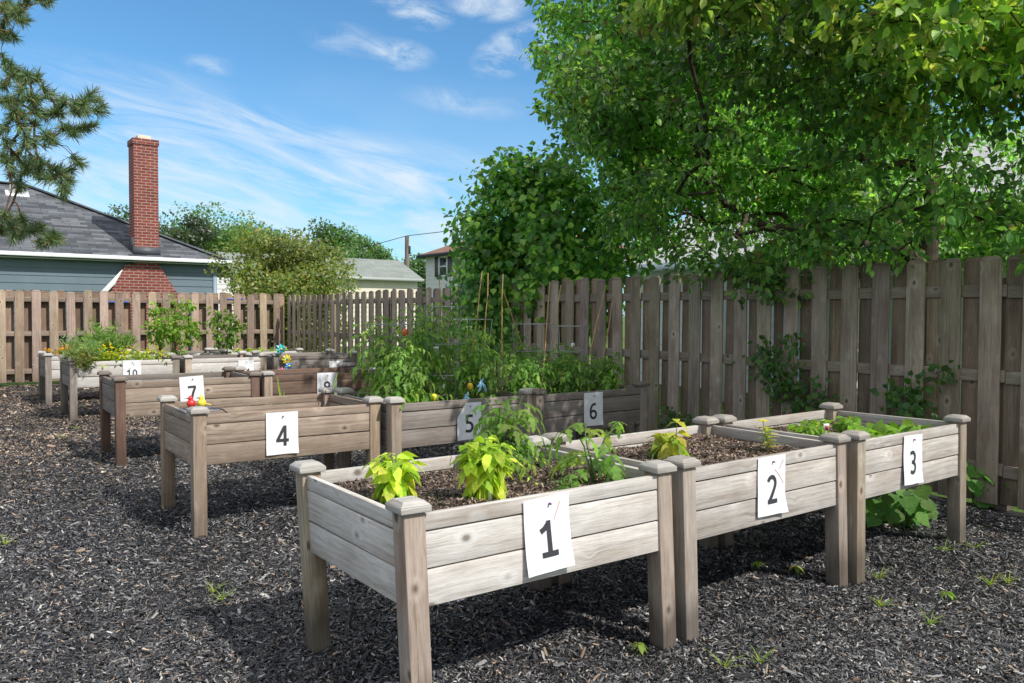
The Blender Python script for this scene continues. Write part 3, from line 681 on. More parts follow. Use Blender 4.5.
# --- the large tree behind the right fence
def big_tree():
    b = np.array([4.45, 8.55, .03])
    t = thing('large_tree', 'large leafy tree overhanging the right fence', 'tree', b)
    def keep(P):
        lim = 2.05 - .25*np.clip((8.6-P[:, 1])/3, -1, 1)
        u = P @ U
        dens = np.where(P[:, 2] > 5.0, .12, 1.0)*np.where((P[:, 1] < 7.0) & (P[:, 2] > 4.0), .35, 1.0)*np.where(((P[:, 2]-1.416)/P[:, 1] < .20) & (P[:, 0]/P[:, 1] < .13), 0.0, 1.0)*np.where(P[:, 2] > 6.3, .3, 1.0)*np.where(P[:, 0]/P[:, 1] > .70, .12, 1.0)*np.where((P[:, 0] > 5.0) & (P[:, 2] > 4.6), .4, 1.0)
        return (rng.random(len(P)) < dens) & (P[:, 2] > lim) & (u < 11.3) & (P[:, 2] < 9.5) & ~((P[:, 0] < 3.6) & (P[:, 2] < 2.75) & (P[:, 0]/P[:, 1] > .20) & (rng.random(len(P)) < .85)) & ((P @ U > 6.0) | (P[:, 2] > 2.0))
    T = ellipsoid_pts(2300, (4.55, 8.7, 4.7), (4.35, 4.25, 4.3), .30, keep, 11, .75, -.9)
    low = ellipsoid_pts(420, (2.6, 8.2, 3.1), (2.3, 1.9, 1.15), .2, lambda P: keep(P) & (P[:, 0]/P[:, 1] > .015), 12, 1.0, -.8); T = np.concatenate([T, low])
    H = np.concatenate([np.stack([rng.uniform(5.85, 6.5, 26), rng.uniform(4.1, 5.5, 26), rng.uniform(1.82, 2.15, 26)], 1), np.stack([rng.uniform(5.85, 6.5, 30), rng.uniform(1.5, 4.2, 30), rng.uniform(1.95, 2.3, 30)], 1)])
    H[:26, 2] -= .22*np.exp(-((H[:26, 1]-4.6)/.3)**2)
    Hw = H[:, :1]*U + H[:, 1:2]*V + H[:, 2:3]*Z
    near = ellipsoid_pts(170, (3.75, 5.6, 3.9), (1.7, 1.0, 1.2), .1, lambda P: (P[:, 2] > 2.7) & (P[:, 0] > 1.3), 4, 1.2, -.2)
    near2 = ellipsoid_pts(95, (2.75, 4.75, 3.35), (1.15, .6, .42), .1, None, 9, 1.2, -.9); near3 = ellipsoid_pts(60, (1.5, 5.3, 3.55), (.75, .5, .35), .1, None, 8, 1.2, -.9); nb_ = len(T)+len(Hw)
    T = np.concatenate([T, Hw, near, near2, near3])
    trunk = [b, b+(.02, 0, .5), b+(.05, .02, 1.0), b+(.02, .0, 1.4), b+(.06, .05, 1.9), b+(.10, .05, 2.6), b+(.05, .1, 3.4), b+(.0, .15, 4.2)]
    limbs = []
    segs, dirs = grow(b, trunk, T, .105)
    segs = [(p0-b, p1-b, r0, r1) for p0, p1, r0, r1 in segs]
    tubes('trunk', segs, BARK, t, 6)
    lv = Leaves(); D = unit(dirs + .35*rng.normal(size=dirs.shape) + np.array([0, 0, -.15]))
    lite = lambda P: (.8+.25*vnoise(P+b, 1.1, 21).clip(-1.6, 1.6)[:, None])
    twig_leaves(lv, (T-b)[:nb_], D[:nb_], 44, .32, .075, (.13, .29, .075), .40, (.30, .52, .12), .40, .55, lite)
    twig_leaves(lv, (T-b)[nb_:], D[nb_:], 32, .28, .086, (.22, .40, .075), .35, (.48, .64, .14), .45, .6, lite)  # nearer boughs get paler leaves, direct sun put into their colour
    lv.build('crown', T_TREE, LEAF, t)
    # small fruit clusters hang among the leaves
    k = np.concatenate([rng.choice(nb_, 200), rng.choice(np.arange(nb_, len(T)), 160)]); n = 1500; kk = rng.choice(k, n)
    P = T[kk]-b + rng.normal(size=(n, 3))*.07
    lv = Leaves(); lv.add(P, rnd_dirs(n), rnd_dirs(n), .02+.012*rng.random(n), cols(n, (.22, .17, .05), .3)); lv.build('fruit_clusters', T_HEART, LEAF, t)
big_tree()

# --- the vine-covered bush where it hangs over the right fence
def vine_bush():
    c = at(540, 240, 11.0); b = np.array([c[0]+.35, c[1]+.25, .06])
    t = thing('vine_bush', 'dense vine bush with large leaves spilling over the fence', 'bush', b)
    keep = lambda P: (P[:, 2] > .95) & ((P[:, 0]/P[:, 1] > -.050) | (P[:, 2] > 2.45) & (P[:, 0]/P[:, 1] > -.078)) & ((P @ U > 6.2) | ((P @ V) > 8.75) & (P[:, 0]/P[:, 1] < .012))
    T1 = ellipsoid_pts(430, (c[0], c[1], 2.2), (1.22, 1.0, 1.15), .45, keep, 5, 1.6, -.9)
    T2 = ellipsoid_pts(170, (at(497, 300, 11.2)[0], 11.2, 1.75), (.50, .5, .85), .4, lambda P: (P[:, 2] > .9) & (P[:, 0]/P[:, 1] > -.052), 6, 1.6, -9)
    T3 = ellipsoid_pts(70, (c[0]-.1, c[1], 3.2), (.7, .5, .25), .4, None, 7, 1.6, -9)
    T = np.concatenate([T1, T2, T3])
    trunk = [b, b+(-.05, 0, .7), b+(-.15, -.1, 1.4), b+(-.25, -.1, 2.0), b+(-.3, -.1, 2.6)]
    segs, dirs = grow(b, trunk, T, .06)
    tubes('trunk', [(p0-b, p1-b, r0, r1) for p0, p1, r0, r1 in segs], BARK, t, 5)
    lv = Leaves(); out = unit(T-np.array([c[0], c[1]+.3, 2.0]))
    for j in range(24):
        n = len(T); P = T-b + rng.normal(size=(n, 3))*.13; D = unit(out*.5 + np.array([0, 0, -.75]) + .55*rng.normal(size=(n, 3))); Nn = unit(out + np.array([0, 0, .55]) + .4*rng.normal(size=(n, 3)))
        lv.add(P, D, Nn, .062+.05*rng.random(n), cols(n, (.115, .27, .065), .4, (.33, .54, .10), .33))
    lv.build('crown', T_HEART, LEAF, t)
vine_bush()

def blob_tree(name, label, base, H, R, n, leaf, col, alt, altp=.25, nb=34, zc=.62, group='trees beyond the houses', trunk_r=.18, tpl=T_SMALL, fl=.55):
    b = np.asarray(base, float); t = thing(name, label, 'tree', b, 0, group)
    c0 = np.array([0, 0, H*zc]); rr = np.array([R, R, H*(1-zc)])
    B = c0 + rnd_dirs(nb)*rr*(.35+.62*rng.random((nb, 1))); B[:, 2] = np.maximum(B[:, 2], H*.22); br = R*(.24+.2*rng.random(nb))
    kk = rng.integers(0, nb, n); d = rnd_dirs(n); P = B[kk]+d*(br[kk]*(.55+.5*rng.random(n)))[:, None]*np.array([1, 1, .75])
    lv = Leaves(); bl = (.75+.5*rng.random(nb))[kk][:, None]
    lv.add(P, unit(rnd_dirs(n)+d*.6+np.array([0, 0, -.2])), unit(d+.5*rnd_dirs(n)+np.array([0, 0, .4])), leaf*(.7+.6*rng.random(n)), cols(n, col, .3, alt, altp)*bl)
    lv.build('crown', tpl, LEAF, t)
    segs = path_segs([np.zeros(3), np.array([.1, 0, H*.25]), np.array([.0, .1, H*.5]), np.array([.1, .1, H*.8])], trunk_r, trunk_r*.3)
    for q in range(0, nb, 2):
        st = np.array([.05, .05, H*(.25+.35*random.random())]); md = (st+B[q])/2+np.array([0, 0, .06*H])
        segs += path_segs([st, md, B[q]], trunk_r*.35, trunk_r*.08)
    tubes('trunk', segs, BARK, t, 6)
    return t
# olive shrub tree between the blue grey house and the fence
sb = at(287, 300, 19.3); sb[2] = .1
blob_tree('olive_shrub', 'rounded olive green bushy tree just beyond the back fence corner', sb, 3.42, 1.45, 32000, .092, (.14, .19, .048), (.27, .28, .075), .34, 95, .50, None, .07)
far = [(118, 209, 50, 2.6, (.030, .058, .022), 'narrow tree top left of the brick chimney'), (180, 215, 54, 2.4, (.030, .045, .022), 'dark treetop just right of the brick chimney'),
       (212, 211, 58, 3.6, (.055, .10, .028), 'broad green treetop above the end of the slate roof'), (242, 218, 62, 3.0, (.06, .11, .03), 'round light green treetop behind the olive shrub'),
       (337, 224, 56, 2.6, (.045, .088, .028), 'dark green treetop above the pale garage'), (362, 238, 60, 2.6, (.05, .095, .03), 'lower green treetop right of the tallest one above the garage'),
       (388, 250, 62, 2.4, (.045, .085, .03), 'low treetop left of the utility pole'), (420, 254, 64, 2.4, (.04, .08, .03), 'low treetop right of the utility pole'), (278, 236, 64, 2.8, (.05, .09, .03), 'treetop showing just over the olive shrub'),
       (146, 230, 58, 2.8, (.045, .08, .025), 'treetop hidden mostly by the brick chimney')]
for x_, y_, Y_, R_, c_, lb in far:
    b = at(x_, 300, Y_); top = at(x_, y_, Y_)[2]; b[2] = .1
    blob_tree('deciduous_tree', lb, b, top, R_, 11000, .24, tuple(q*1.75 for q in c_), tuple(q*2.5 for q in c_), .3, 70)

# --- the pine whose boughs reach in from the left
def pine():
    b = np.array([-7.3, 8.2, .05]); t = thing('pine_tree', 'long needled pine reaching in from the left edge', 'tree', b)
    tz = np.linspace(0, 7.5, 9); trunk = [np.array([.05*math.sin(z), .04*math.cos(z), z]) for z in tz]
    segs = path_segs(trunk, .17, .05)
    px_ = [(3, 8), (12, 3), (18, 13), (8, 18), (30, 1), (48, 2), (22, 17), (3, 38), (10, 37), (5, 66), (12, 75), (25, 72), (35, 78), (3, 85), (20, 88), (35, 100), (48, 98), (60, 103), (72, 108), (85, 105), (95, 98), (104, 106),
           (80, 115), (88, 122), (66, 128), (75, 132), (48, 112), (55, 110), (40, 118), (45, 135), (52, 143), (20, 115), (10, 115), (5, 125), (25, 125), (15, 100), (35, 95), (8, 98), (5, 140), (25, 148), (30, 137), (5, 158), (15, 160),
           (22, 170), (35, 160), (45, 163), (58, 170), (70, 172), (80, 165), (60, 185), (50, 178), (65, 190), (40, 175), (8, 172), (30, 168), (20, 185), (5, 217), (15, 220), (25, 222), (30, 235), (38, 245), (50, 238), (58, 237), (10, 235), (3, 230), (22, 238), (42, 230)]
    T = []
    for x_, y_ in px_:
        for q in range(2): T.append(at(x_+random.gauss(0, 3.0), y_+random.gauss(0, 3.0), 8.0+random.gauss(0, .35))-b)
    for q in range(330):    # the rest of the crown, outside the frame
        z = random.uniform(2.2, 8.2); a = random.uniform(0, 6.28); r = random.uniform(.5, 1)*(2.6-.22*z)
        p = np.array([r*math.cos(a), r*math.sin(a), z])
        sx = (p+b)[0]/(p+b)[1]*F+520
        if sx < -12: T.append(p)
    T = np.array(T)
    g, dirs = grow(b*0, trunk, T, .05, 0, .35)
    tubes('trunk', segs+[s for s in g[len(trunk)-1:]], PINEBARK, t, 5)
    lv = Leaves(); m = 110; n = len(T); i = np.repeat(np.arange(n), m); dd = unit(dirs+np.array([0, 0, .25]))
    P = T[i] + dd[i]*rng.uniform(-.10, .03, (n*m, 1)); D = unit(rnd_dirs(n*m)*.85+dd[i]*.75)
    lv.add(P, D, rnd_dirs(n*m), .080+.045*rng.random(n*m), cols(n*m, (.13, .20, .085), .3, (.32, .24, .10), .08))
    lv.build('needles', template([.026, .03, 0], .0, .05), NEEDLE, t)
pine()

# ------------------------------------------------------------------ houses
def lap_wall(p0, p1, z0, z1, step, out, m, tjv=.05):
    """clapboards: each course leans out at its foot"""
    p0, p1 = np.asarray(p0, float), np.asarray(p1, float); w = np.linalg.norm(p1-p0); z = z0
    while z < z1-1e-6:
        zt = min(z+step, z1); a = p0+out*.016; b = p1+out*.016; t = tj(tjv)
        m.quad([a+Z*z, b+Z*z, p1+Z*zt, p0+Z*zt], [(0, z), (w, z), (w, zt), (0, zt)], t)
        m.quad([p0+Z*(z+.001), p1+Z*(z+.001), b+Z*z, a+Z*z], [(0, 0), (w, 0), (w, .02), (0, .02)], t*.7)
        z = zt
def roof_quad(m, a, b, c, d, along, slope_up):
    o = np.asarray(a, float)
    m.quad([a, b, c, d], [(float((np.asarray(q)-o) @ along), float((np.asarray(q)-o) @ slope_up)) for q in (a, b, c, d)])
def left_house():
    vw = 22.75; ew = 6.50; ue, ve, ze = 6.77, 22.50, 2.86      # wall plane, wall end, eave corner
    h, pitch = 4.35, .5; zr = ze+h*pitch
    org = uv(ew, vw, .1); t = thing('blue_grey_house', 'blue grey clapboard house with hipped slate roof and brick chimney', 'house', org)
    o = lambda u, v, z: uv(u, v, z)-org
    m = MB(); lap_wall(o(-9, vw, 0), o(ew, vw, 0), .1, ze-.10, .185, -V, m); lap_wall(o(ew, vw, 0), o(ew, vw+8.2, 0), .1, ze-.10, .185, U, m)
    m.build('wall', BLUEGREY, t)
    m = MB(); m.box(o(ew-.02, vw-.012, ze/2), U*.10, V*.05, Z*(ze-.2)); m.build('corner_trim', simple('blue_trim', (.20, .28, .34), .5), t)
    m = MB(); su = unit(V+Z*pitch)
    E0, E1 = o(ue, ve, ze), o(-9, ve, ze); R0, R1 = o(ue-h, ve+h, zr), o(-9, ve+h, zr)
    roof_quad(m, E1, E0, R0, R1, U, su)
    roof_quad(m, E0, o(ue, ve+2*h, ze), R0, R0, V, unit(-U+Z*pitch))
    roof_quad(m, o(ue, ve+2*h, ze), o(-9, ve+2*h, ze), R1, R0, -U, unit(-V+Z*pitch))
    m.build('roof', SHINGLE, t)
    m = MB(); d = R0-E0
    m.box((E0+R0)/2+Z*.015, d, unit(np.cross(d, Z))*.26, Z*.03); m.box((R0+R1)/2+Z*.02, R0-R1, V*.26, Z*.03); m.build('ridge_caps', SHINGLE, t)
    m = MB(); m.box(o((ue-9)/2, ve-.055, ze-.05), U*(ue+9), V*.11, Z*.095); m.box(o((ue-9)/2, ve+.14, ze-.125), U*(ue+9-.04), V*.26, Z*.02)
    m.box(o(ue+.055, ve+h, ze-.06), V*(2*h), U*.11, Z*.12); m.build('gutter', WHITE, t, .01)
    # chimney: breast on the wall narrows to the stack that passes the eave
    ch = thing('chimney_group', None, None); bpy.data.objects.remove(ch)
    m = MB(); vf = vw-.14; vs = ve+.14
    u0, u1 = [float(on_plane(q, 200, V*(ve+.14), V) @ U) for q in (134, 158.5)]; zt = float(on_plane(145, 139, V*(ve+.14), V)[2])
    def face4(q, uvs): m.quad(q, uvs)
    def ring(z0, z1, a0, a1, b0, b1, vfr, vbk):
        P = lambda u, v, z: o(u, v, z)
        face4([P(a0, vfr, z0), P(a1, vfr, z0), P(b1, vfr, z1), P(b0, vfr, z1)], [(a0, z0), (a1, z0), (b1, z1), (b0, z1)])
        face4([P(a1, vfr, z0), P(a1, vbk, z0), P(b1, vbk, z1), P(b1, vfr, z1)], [(vfr, z0), (vbk, z0), (vbk, z1), (vfr, z1)])
        face4([P(a0, vbk, z0), P(a0, vfr, z0), P(b0, vfr, z1), P(b0, vbk, z1)], [(vbk, z0), (vfr, z0), (vfr, z1), (vbk, z1)])
        face4([P(b0, vfr, z1), P(b1, vfr, z1), P(b1, vbk, z1), P(b0, vbk, z1)], [(b0, vfr), (b1, vfr), (b1, vbk), (b0, vbk)])
        face4([P(a1, vbk, z0), P(a0, vbk, z0), P(b0, vbk, z1), P(b1, vbk, z1)], [(a1, z0), (a0, z0), (b0, z1), (b1, z1)])
    ring(.1, 1.7, 3.60, 5.80, 3.60, 5.80, vf, vw+.1); ring(1.7, 2.66, 3.74, 5.62, 4.22, 5.03, vf, vw+.1)
    ring(2.66, zt-.14, u0, u1, u0, u1, vs, vs+.62); ring(zt-.14, zt, u0-.025, u1+.025, u0-.025, u1+.025, vs-.025, vs+.645)
    c = m.build('chimney', BRICK, t)
    m = MB(); m.box(o((u0+u1)/2, vs+.30, zt+.06), U*.34, V*.34, Z*.12, 1, .94); m.build('flue', CONC, c, .01)
    m = MB(); m.box(o((u0+u1)/2, vs-.012, ze+.16), U*.66, V*.02, Z*.20); m.box(o(u1+.012, vs+.3, ze+.30), U*.02, V*.56, Z*.44); m.box(o(u0-.012, vs+.3, ze+.30), U*.02, V*.56, Z*.44); m.build('flashing', FLASH, c)
    a, b = on_plane(124, 271, V*(vw-.1), V)-org, on_plane(100, 296, V*(vw-.1), V)-org
    m = MB(); m.box((a+b)/2, b-a, V*.06, unit(np.cross(b-a, V))*.12); m.build('downspout', WHITE, t, .01)
    q = on_plane(17, 193, E0+org+0*Z, unit(np.cross(U, su)))-org
    m = MB(); m.box(q+Z*.10, U*.36, su*.30, unit(np.cross(U, su))*.16, 1, .9); m.box(q+su*-.05, U*.56, su*.42, unit(np.cross(U, su))*.03, .7); m.build('roof_vent', WHITE, t, .01)
left_house()
def garage():
    vg = 30; ue, ze = 17.2, 2.90; h, pitch = 2.15, .42; org = uv(ue, vg, .1)
    t = thing('pale_garage', 'cream garage with a low green grey roof behind the picket fence', 'garage', org)
    o = lambda u, v, z: uv(u, v, z)-org
    m = MB(); lap_wall(o(ue-8, vg+.25, 0), o(ue-.15, vg+.25, 0), .1, ze-.08, .2, -V, m); lap_wall(o(ue-.15, vg+.25, 0), o(ue-.15, vg+2*h-.25, 0), .1, ze-.08, .2, U, m); m.build('wall', CREAM, t)
    su = unit(V+Z*pitch); m = MB(); zr = ze+h*pitch
    roof_quad(m, o(ue-8, vg, ze), o(ue, vg, ze), o(ue, vg+h, zr), o(ue-8, vg+h, zr), U, su); roof_quad(m, o(ue, vg+2*h, ze), o(ue-8, vg+2*h, ze), o(ue-8, vg+h, zr), o(ue, vg+h, zr), -U, unit(-V+Z*pitch))
    m.quad([o(ue-.12, vg+.2, ze-.02), o(ue-.12, vg+2*h-.2, ze-.02), o(ue-.12, vg+h, zr-.05), o(ue-.12, vg+h, zr-.05)], [(0, 0)]*4)
    m.build('roof', SHINGLE_GREEN, t)
    m = MB(); m.box(o(ue-4, vg-.02, ze-.05), U*8, V*.05, Z*.12); m.build('fascia', simple('grey_fascia', (.35, .36, .34), .6), t)
garage()
def far_house():
    c = at(426, 255, 46); u0, v1 = float(c @ U), float(c @ V); org = uv(u0, v1, .1); ze = 4.75
    t = thing('two_storey_house', 'pale two storey house with brown roof and shuttered window', 'house', org)
    o = lambda u, v, z: uv(u, v, z)-org
    m = MB(); lap_wall(o(u0, v1, 0), o(u0, v1-9, 0), .1, ze, .25, -U, m, .03); lap_wall(o(u0+8, v1, 0), o(u0, v1, 0), .1, ze, .25, V, m, .03); m.build('wall', WSIDE, t)
    m = MB(); e = .35
    A, B = o(u0-e, v1+e, ze), o(u0-e, v1-9-e, ze); C, D = o(u0+8+e, v1-9-e, ze), o(u0+8+e, v1+e, ze); R0, R1 = o(u0+4, v1-4, ze+1.9), o(u0+4, v1-5, ze+1.9)
    roof_quad(m, A, B, R1, R0, -V, unit(U+.5*Z)); roof_quad(m, D, A, R0, R0, U, unit(-V+.5*Z)); roof_quad(m, B, C, R1, R1, U, unit(V+.5*Z)); roof_quad(m, C, D, R0, R1, V, unit(-U+.5*Z)); m.build('roof', SHINGLE_BROWN, t)
    m = MB(); m.box((A+B)/2-Z*.08-U*.04, A-B, U*.1, Z*.16); m.box((A+D)/2-Z*.08, A-D, V*.1, Z*.16); m.build('gutter', simple('dark_gutter', (.05, .045, .05), .5), t)
    q0, q1 = on_plane(440.5, 258, uv(u0, 0), U)-org, on_plane(447.5, 275, uv(u0, 0), U)-org
    cw = (q0+q1)/2; w, hh = abs(float((q1-q0) @ V)), abs(q1[2]-q0[2])
    m = MB()
    for s in (-1, 1): m.box(cw-U*.04+V*s*(w/2+.05), V*.10, U*.10, Z*(hh+.2)); m.box(cw-U*.04+Z*s*(hh/2+.05), V*(w-.002), U*.10, Z*.10)
    wf = m.build('window', WHITE, t)
    m = MB(); m.box(cw-U*.02, V*w, U*.03, Z*hh); m.build('pane', GLASS, wf); m = MB(); m.box(cw-U*.05, V*w, U*.05, Z*.08); m.build('sash', WHITE, wf)
    for s in (-1, 1):
        m = MB(); m.box(cw-U*.04+V*s*(w/2+.32), V*.38, U*.06, Z*(hh+.15)); m.build('shutter', SHUT, t)
far_house()
def white_house():
    c = at(214, 268, 36); org = np.array([c[0], c[1], .1]); t = thing('white_house', 'sliver of a cream building between the slate roofed house and olive shrub', 'house', org)
    z1 = at(214, 266, 36)[2]-.1
    m = MB(); lap_wall(np.zeros(3)-U*3, U*4.0, 0, z1, .2, -V, m); m.build('wall', WSIDE, t)
    m = MB(); roof_quad(m, -U*3.2-V*.3+Z*z1, U*4.2-V*.3+Z*z1, U*4.2+V*2+Z*(z1+.7), -U*3.2+V*2+Z*(z1+.7), U, unit(V+.3*Z)); m.build('roof', SHINGLE_PALE, t)
white_house()
def right_house():
    u0 = 11.4; v0, v1 = -3.0, 12.3; ze = 2.40; h, pitch = 4.6, .52; org = uv(u0, v1, .05)
    t = thing('pale_roofed_house', 'house with large pale shingle roof behind the big tree', 'house', org); o = lambda u, v, z: uv(u, v, z)-org
    m = MB(); lap_wall(o(u0+.4, v1-.3, 0), o(u0+.4, v0, 0), .05, ze-.02, .2, -U, m); lap_wall(o(u0+2*h, v1-.3, 0), o(u0+.4, v1-.3, 0), .05, ze-.02, .2, V, m); m.build('wall', WHITE, t)
    m = MB(); zr = ze+h*pitch
    roof_quad(m, o(u0, v1, ze), o(u0, v0, ze), o(u0+h, v0, zr), o(u0+h, v1, zr), -V, unit(U+pitch*Z)); roof_quad(m, o(u0+2*h, v0, ze), o(u0+2*h, v1, ze), o(u0+h, v1, zr), o(u0+h, v0, zr), V, unit(-U+pitch*Z)); m.build('roof', SHINGLE_PALE, t)
    m = MB(); m.box(o(u0-.04, (v0+v1)/2, ze-.06), V*(v1-v0), U*.08, Z*.14); m.build('gutter', WHITE, t)
    # low porch gable that shows above the fence
    vp, up, zp = 7.35, 10.3, 2.62
    m = MB(); roof_quad(m, o(up, vp+1.3, zp-.62), o(up+2.2, vp+1.3, zp-.62), o(up+2.2, vp, zp), o(up, vp, zp), U, unit(-V+.5*Z)); roof_quad(m, o(up+2.2, vp-1.3, zp-.62), o(up, vp-1.3, zp-.62), o(up, vp, zp), o(up+2.2, vp, zp), -U, unit(V+.5*Z))
    pr = m.build('porch_roof', SHINGLE_GREEN, t)
    m = MB()
    for s in (-1, 1): a, b = o(up-.03, vp, zp-.04), o(up-.03, vp+s*1.32, zp-.68); m.box((a+b)/2, b-a, U*.05, Z*.07)
    m.build('bargeboard', simple('dark_board', (.05, .045, .04), .7), pr)
    for s in (-1, 1):
        m = MB(); m.box(o(up+.1, vp+s*1.1, .95), U*.12, V*.12, Z*1.85); m.build('porch_post', WHITE, t, .01)
right_house()
pb = at(407, 262, 50); pb[2] = .1; ptop = at(407, 237, 50)
t = thing('utility_pole', 'thin weathered utility pole rising behind the garage', 'pole', pb)
tubes('shaft', path_segs([np.zeros(3), np.array([0, 0, (ptop[2]-.1)/2]), np.array([0, 0, ptop[2]-.1])], .17, .13), POLE, t, 10)
m = MB(); m.box((0, 0, ptop[2]-.1+.02), (.24, 0, 0), (0, .24, 0), (0, 0, .05)); m.build('pole_cap', POLE, t)
m = MB(); m.box((.16, 0, ptop[2]-.9), (.12, 0, 0), (0, .2, 0), (0, 0, .5)); m.build('meter_box', BLACKP, t, .02)
wp = [at(x_, y_, 50+q) for x_, y_, q in ((330, 254, 12), (370, 246, 6), (407, 235.8, 0), (440, 232, -2), (480, 225, -6), (560, 208, -12))]
o = tubes('power_line', path_segs(wp, .022, .022), BLACKP, None, 5); tag(o, 'thin power line running from the utility pole into the trees', 'cable')

# ------------------------------------------------------------------ vegetables
def stems(t, segs, col): return tubes('stem', segs, STEM, t, 5, col)
def basil(P, label, h, r, n, col, alt, leaf, name='basil_plant', cat='plant'):
    t = thing(name, label, cat, P); lv = Leaves(); sg = []; ns = max(3, n//9); k = 0
    for q in range(ns):
        a = q*2.4+random.uniform(-.4, .4); f0 = random.uniform(.15, .75) if q else .05; hh = h*(1-.45*f0**2)*random.uniform(.8, 1)
        top = np.array([math.cos(a)*r*f0, math.sin(a)*r*f0, hh*.86]); pts = [np.zeros(3), np.array([top[0]*.35, top[1]*.35, hh*.45]), top]; sg += path_segs(pts, .004, .002)
        m_ = n//ns+1
        for j in range(m_):
            f = .25+.75*(j+.5)/m_; b = pts[0]+(pts[1]-pts[0])*f*2 if f < .5 else pts[1]+(pts[2]-pts[1])*(f*2-1)
            az = j*2.2+q+random.uniform(-.5, .5); el = -.75+1.15*f+random.uniform(-.35, .35)
            d = np.array([math.cos(az)*math.cos(el), math.sin(az)*math.cos(el), math.sin(el)]); d = unit(d+np.array([math.cos(a), math.sin(a), 0])*f0*.5)
            st = b+d*r*.16+Z*.004; sg.append((b, st, .0016, .0012))
            lv.add(st, d, unit(Z+.35*rng.normal(size=3)+d*.3), leaf*random.uniform(.6, 1.15)*(1.05-.25*f), cols(1, col, .25, alt, .4))
    lv.build('foliage', T_BASIL, LEAF_SOFT, t); stems(t, sg, (.16, .24, .06)); return t
def tomato(P, label, h, r, n, col, alt, leaf=.17, nst=3, name='tomato_plant', cat='plant', pairs=3, group=None, lf_=.34):
    t = thing(name, label, cat, P, 0, group); lv = Leaves(); sg = []
    for s in range(nst):
        a = 6.28*s/nst+random.uniform(-.5, .5); sp_ = r*(.15+.45*random.random()); hh = h*random.uniform(.72, 1.0)
        pts = [np.array([math.cos(a)*sp_*q*q+.01*random.gauss(0, 1), math.sin(a)*sp_*q*q+.01*random.gauss(0, 1), hh*q]) for q in np.linspace(0, 1, 6)]
        sg += path_segs(pts, .006, .003)
        for k in range(n//nst):
            f = .12+.88*(k+random.random())/(n//nst); i = min(int(f*5), 4); b = pts[i]+(pts[i+1]-pts[i])*(f*5-i)
            az = k*2.4+a+random.uniform(-.6, .6); el = random.uniform(.1, .75)*(1.15-.3*f)
            ll = min(leaf, r*1.1)*random.uniform(.7, 1.15)*(1-.35*max(0, f-.6)/.4)
            d0 = np.array([math.cos(az)*math.cos(el), math.sin(az)*math.cos(el), math.sin(el)])
            cc = cols(1, col, .25, alt, .25)[0]
            prev = b
            for j in range(1, pairs+2):
                q = j/(pairs+1); p = b + d0*ll*q - Z*ll*.55*q*q
                sg.append((prev, p, .0018, .0012)); rd = unit(p-prev); sdv = unit(np.cross(Z, rd)+1e-6); up = unit(np.cross(rd, sdv))
                sz = ll*lf_*random.uniform(.8, 1.15)
                if j <= pairs:
                    for sg_ in (-1, 1): lv.add(p, unit(sdv*sg_+rd*.55-Z*.25+.15*rng.normal(size=3)), up+.25*rng.normal(size=3), sz*(.8 if j == 1 else 1)*.85, cc*random.uniform(.85, 1.15))
                else: lv.add(p, unit(rd-Z*.3), up, sz*1.15, cc*random.uniform(.9, 1.2))
                prev = p
    lv.build('foliage', T_TOM, LEAF_SOFT, t); stems(t, sg, (.10, .16, .045)); return t
LIME, LIME2 = (.33, .45, .045), (.55, .62, .09)
MIDG, MIDG2 = (.10, .20, .035), (.18, .30, .05)
ZS = PH-.045-.06
P = bed_at(1, 394, 500, ZS); basil(P, 'bright lime green basil plant near the front left corner post of planter 1', .22, .13, 150, (.31, .45, .045), LIME2, .066)
P = bed_at(1, 486, 500, ZS); basil(P, 'large lime green basil plant in the middle of planter 1', .30, .12, 240, (.32, .46, .045), LIME2, .068)
P = bed_at(1, 520, 482, ZS); tomato(P, 'small yellow green seedling between the basil and the tomato in planter 1', .16, .10, 14, (.20, .30, .04), LIME2, .10, 2, 'seedling', 'plant', 2)
P = bed_at(1, 504, 468, ZS); tomato(P, 'mid green tomato plant behind the large basil in planter 1', .35, .20, 40, (.13, .25, .05), (.2, .33, .07), .18, 3, lf_=.48)
P = bed_at(1, 548, 466, ZS); tomato(P, 'drooping green seedling leaning on the rear rim of planter 1', .17, .10, 9, MIDG, MIDG2, .12, 2, 'seedling', 'plant', 2)
P = bed_at(1, 592, 484, ZS); tomato(P, 'leggy open tomato plant at the right end of planter 1', .28, .22, 14, (.15, .29, .05), (.25, .40, .08), .20, 3, lf_=.50)
P = bed_at(1, 566, 490, ZS); tomato(P, 'low weedy sprout under the leggy tomato in planter 1', .05, .08, 10, MIDG, MIDG2, .07, 2, 'weed', 'plant', 2)
m = MB(); P = bed_at(1, 490, 503, ZS); t = thing('plant_label', 'small white plastic plant label stuck beside the large basil', 'plant label', P)
m.box((0, 0, .03), (.016, 0, 0), (0, .002, 0), (0, 0, .08)); m.build('tag', WHITE, t); m = MB(); m.box((0, 0, -.02), (.007, 0, 0), (0, .002, 0), (0, 0, .022), 1); m.build('spike', WHITE, t)
P = bed_at(2, 671, 458, ZS); basil(P, 'yellowing pepper plant near the left end of planter 2', .16, .14, 50, (.27, .33, .045), (.50, .48, .10), .085, 'pepper_plant')
P = bed_at(2, 655, 457, ZS); tomato(P, 'small feathery herb at the left rim of planter 2', .08, .08, 14, (.16, .22, .05), (.28, .30, .08), .07, 3, 'herb_plant', 'plant', 2)
P = bed_at(2, 676, 456, ZS)
t = thing('tall_sprout', 'single pale yellow shoot standing above the pepper in planter 2', 'plant', P); sg = path_segs([np.zeros(3), np.array([.0, 0, .1]), np.array([.004, 0, .175])], .003, .002); stems(t, sg, (.2, .26, .06))
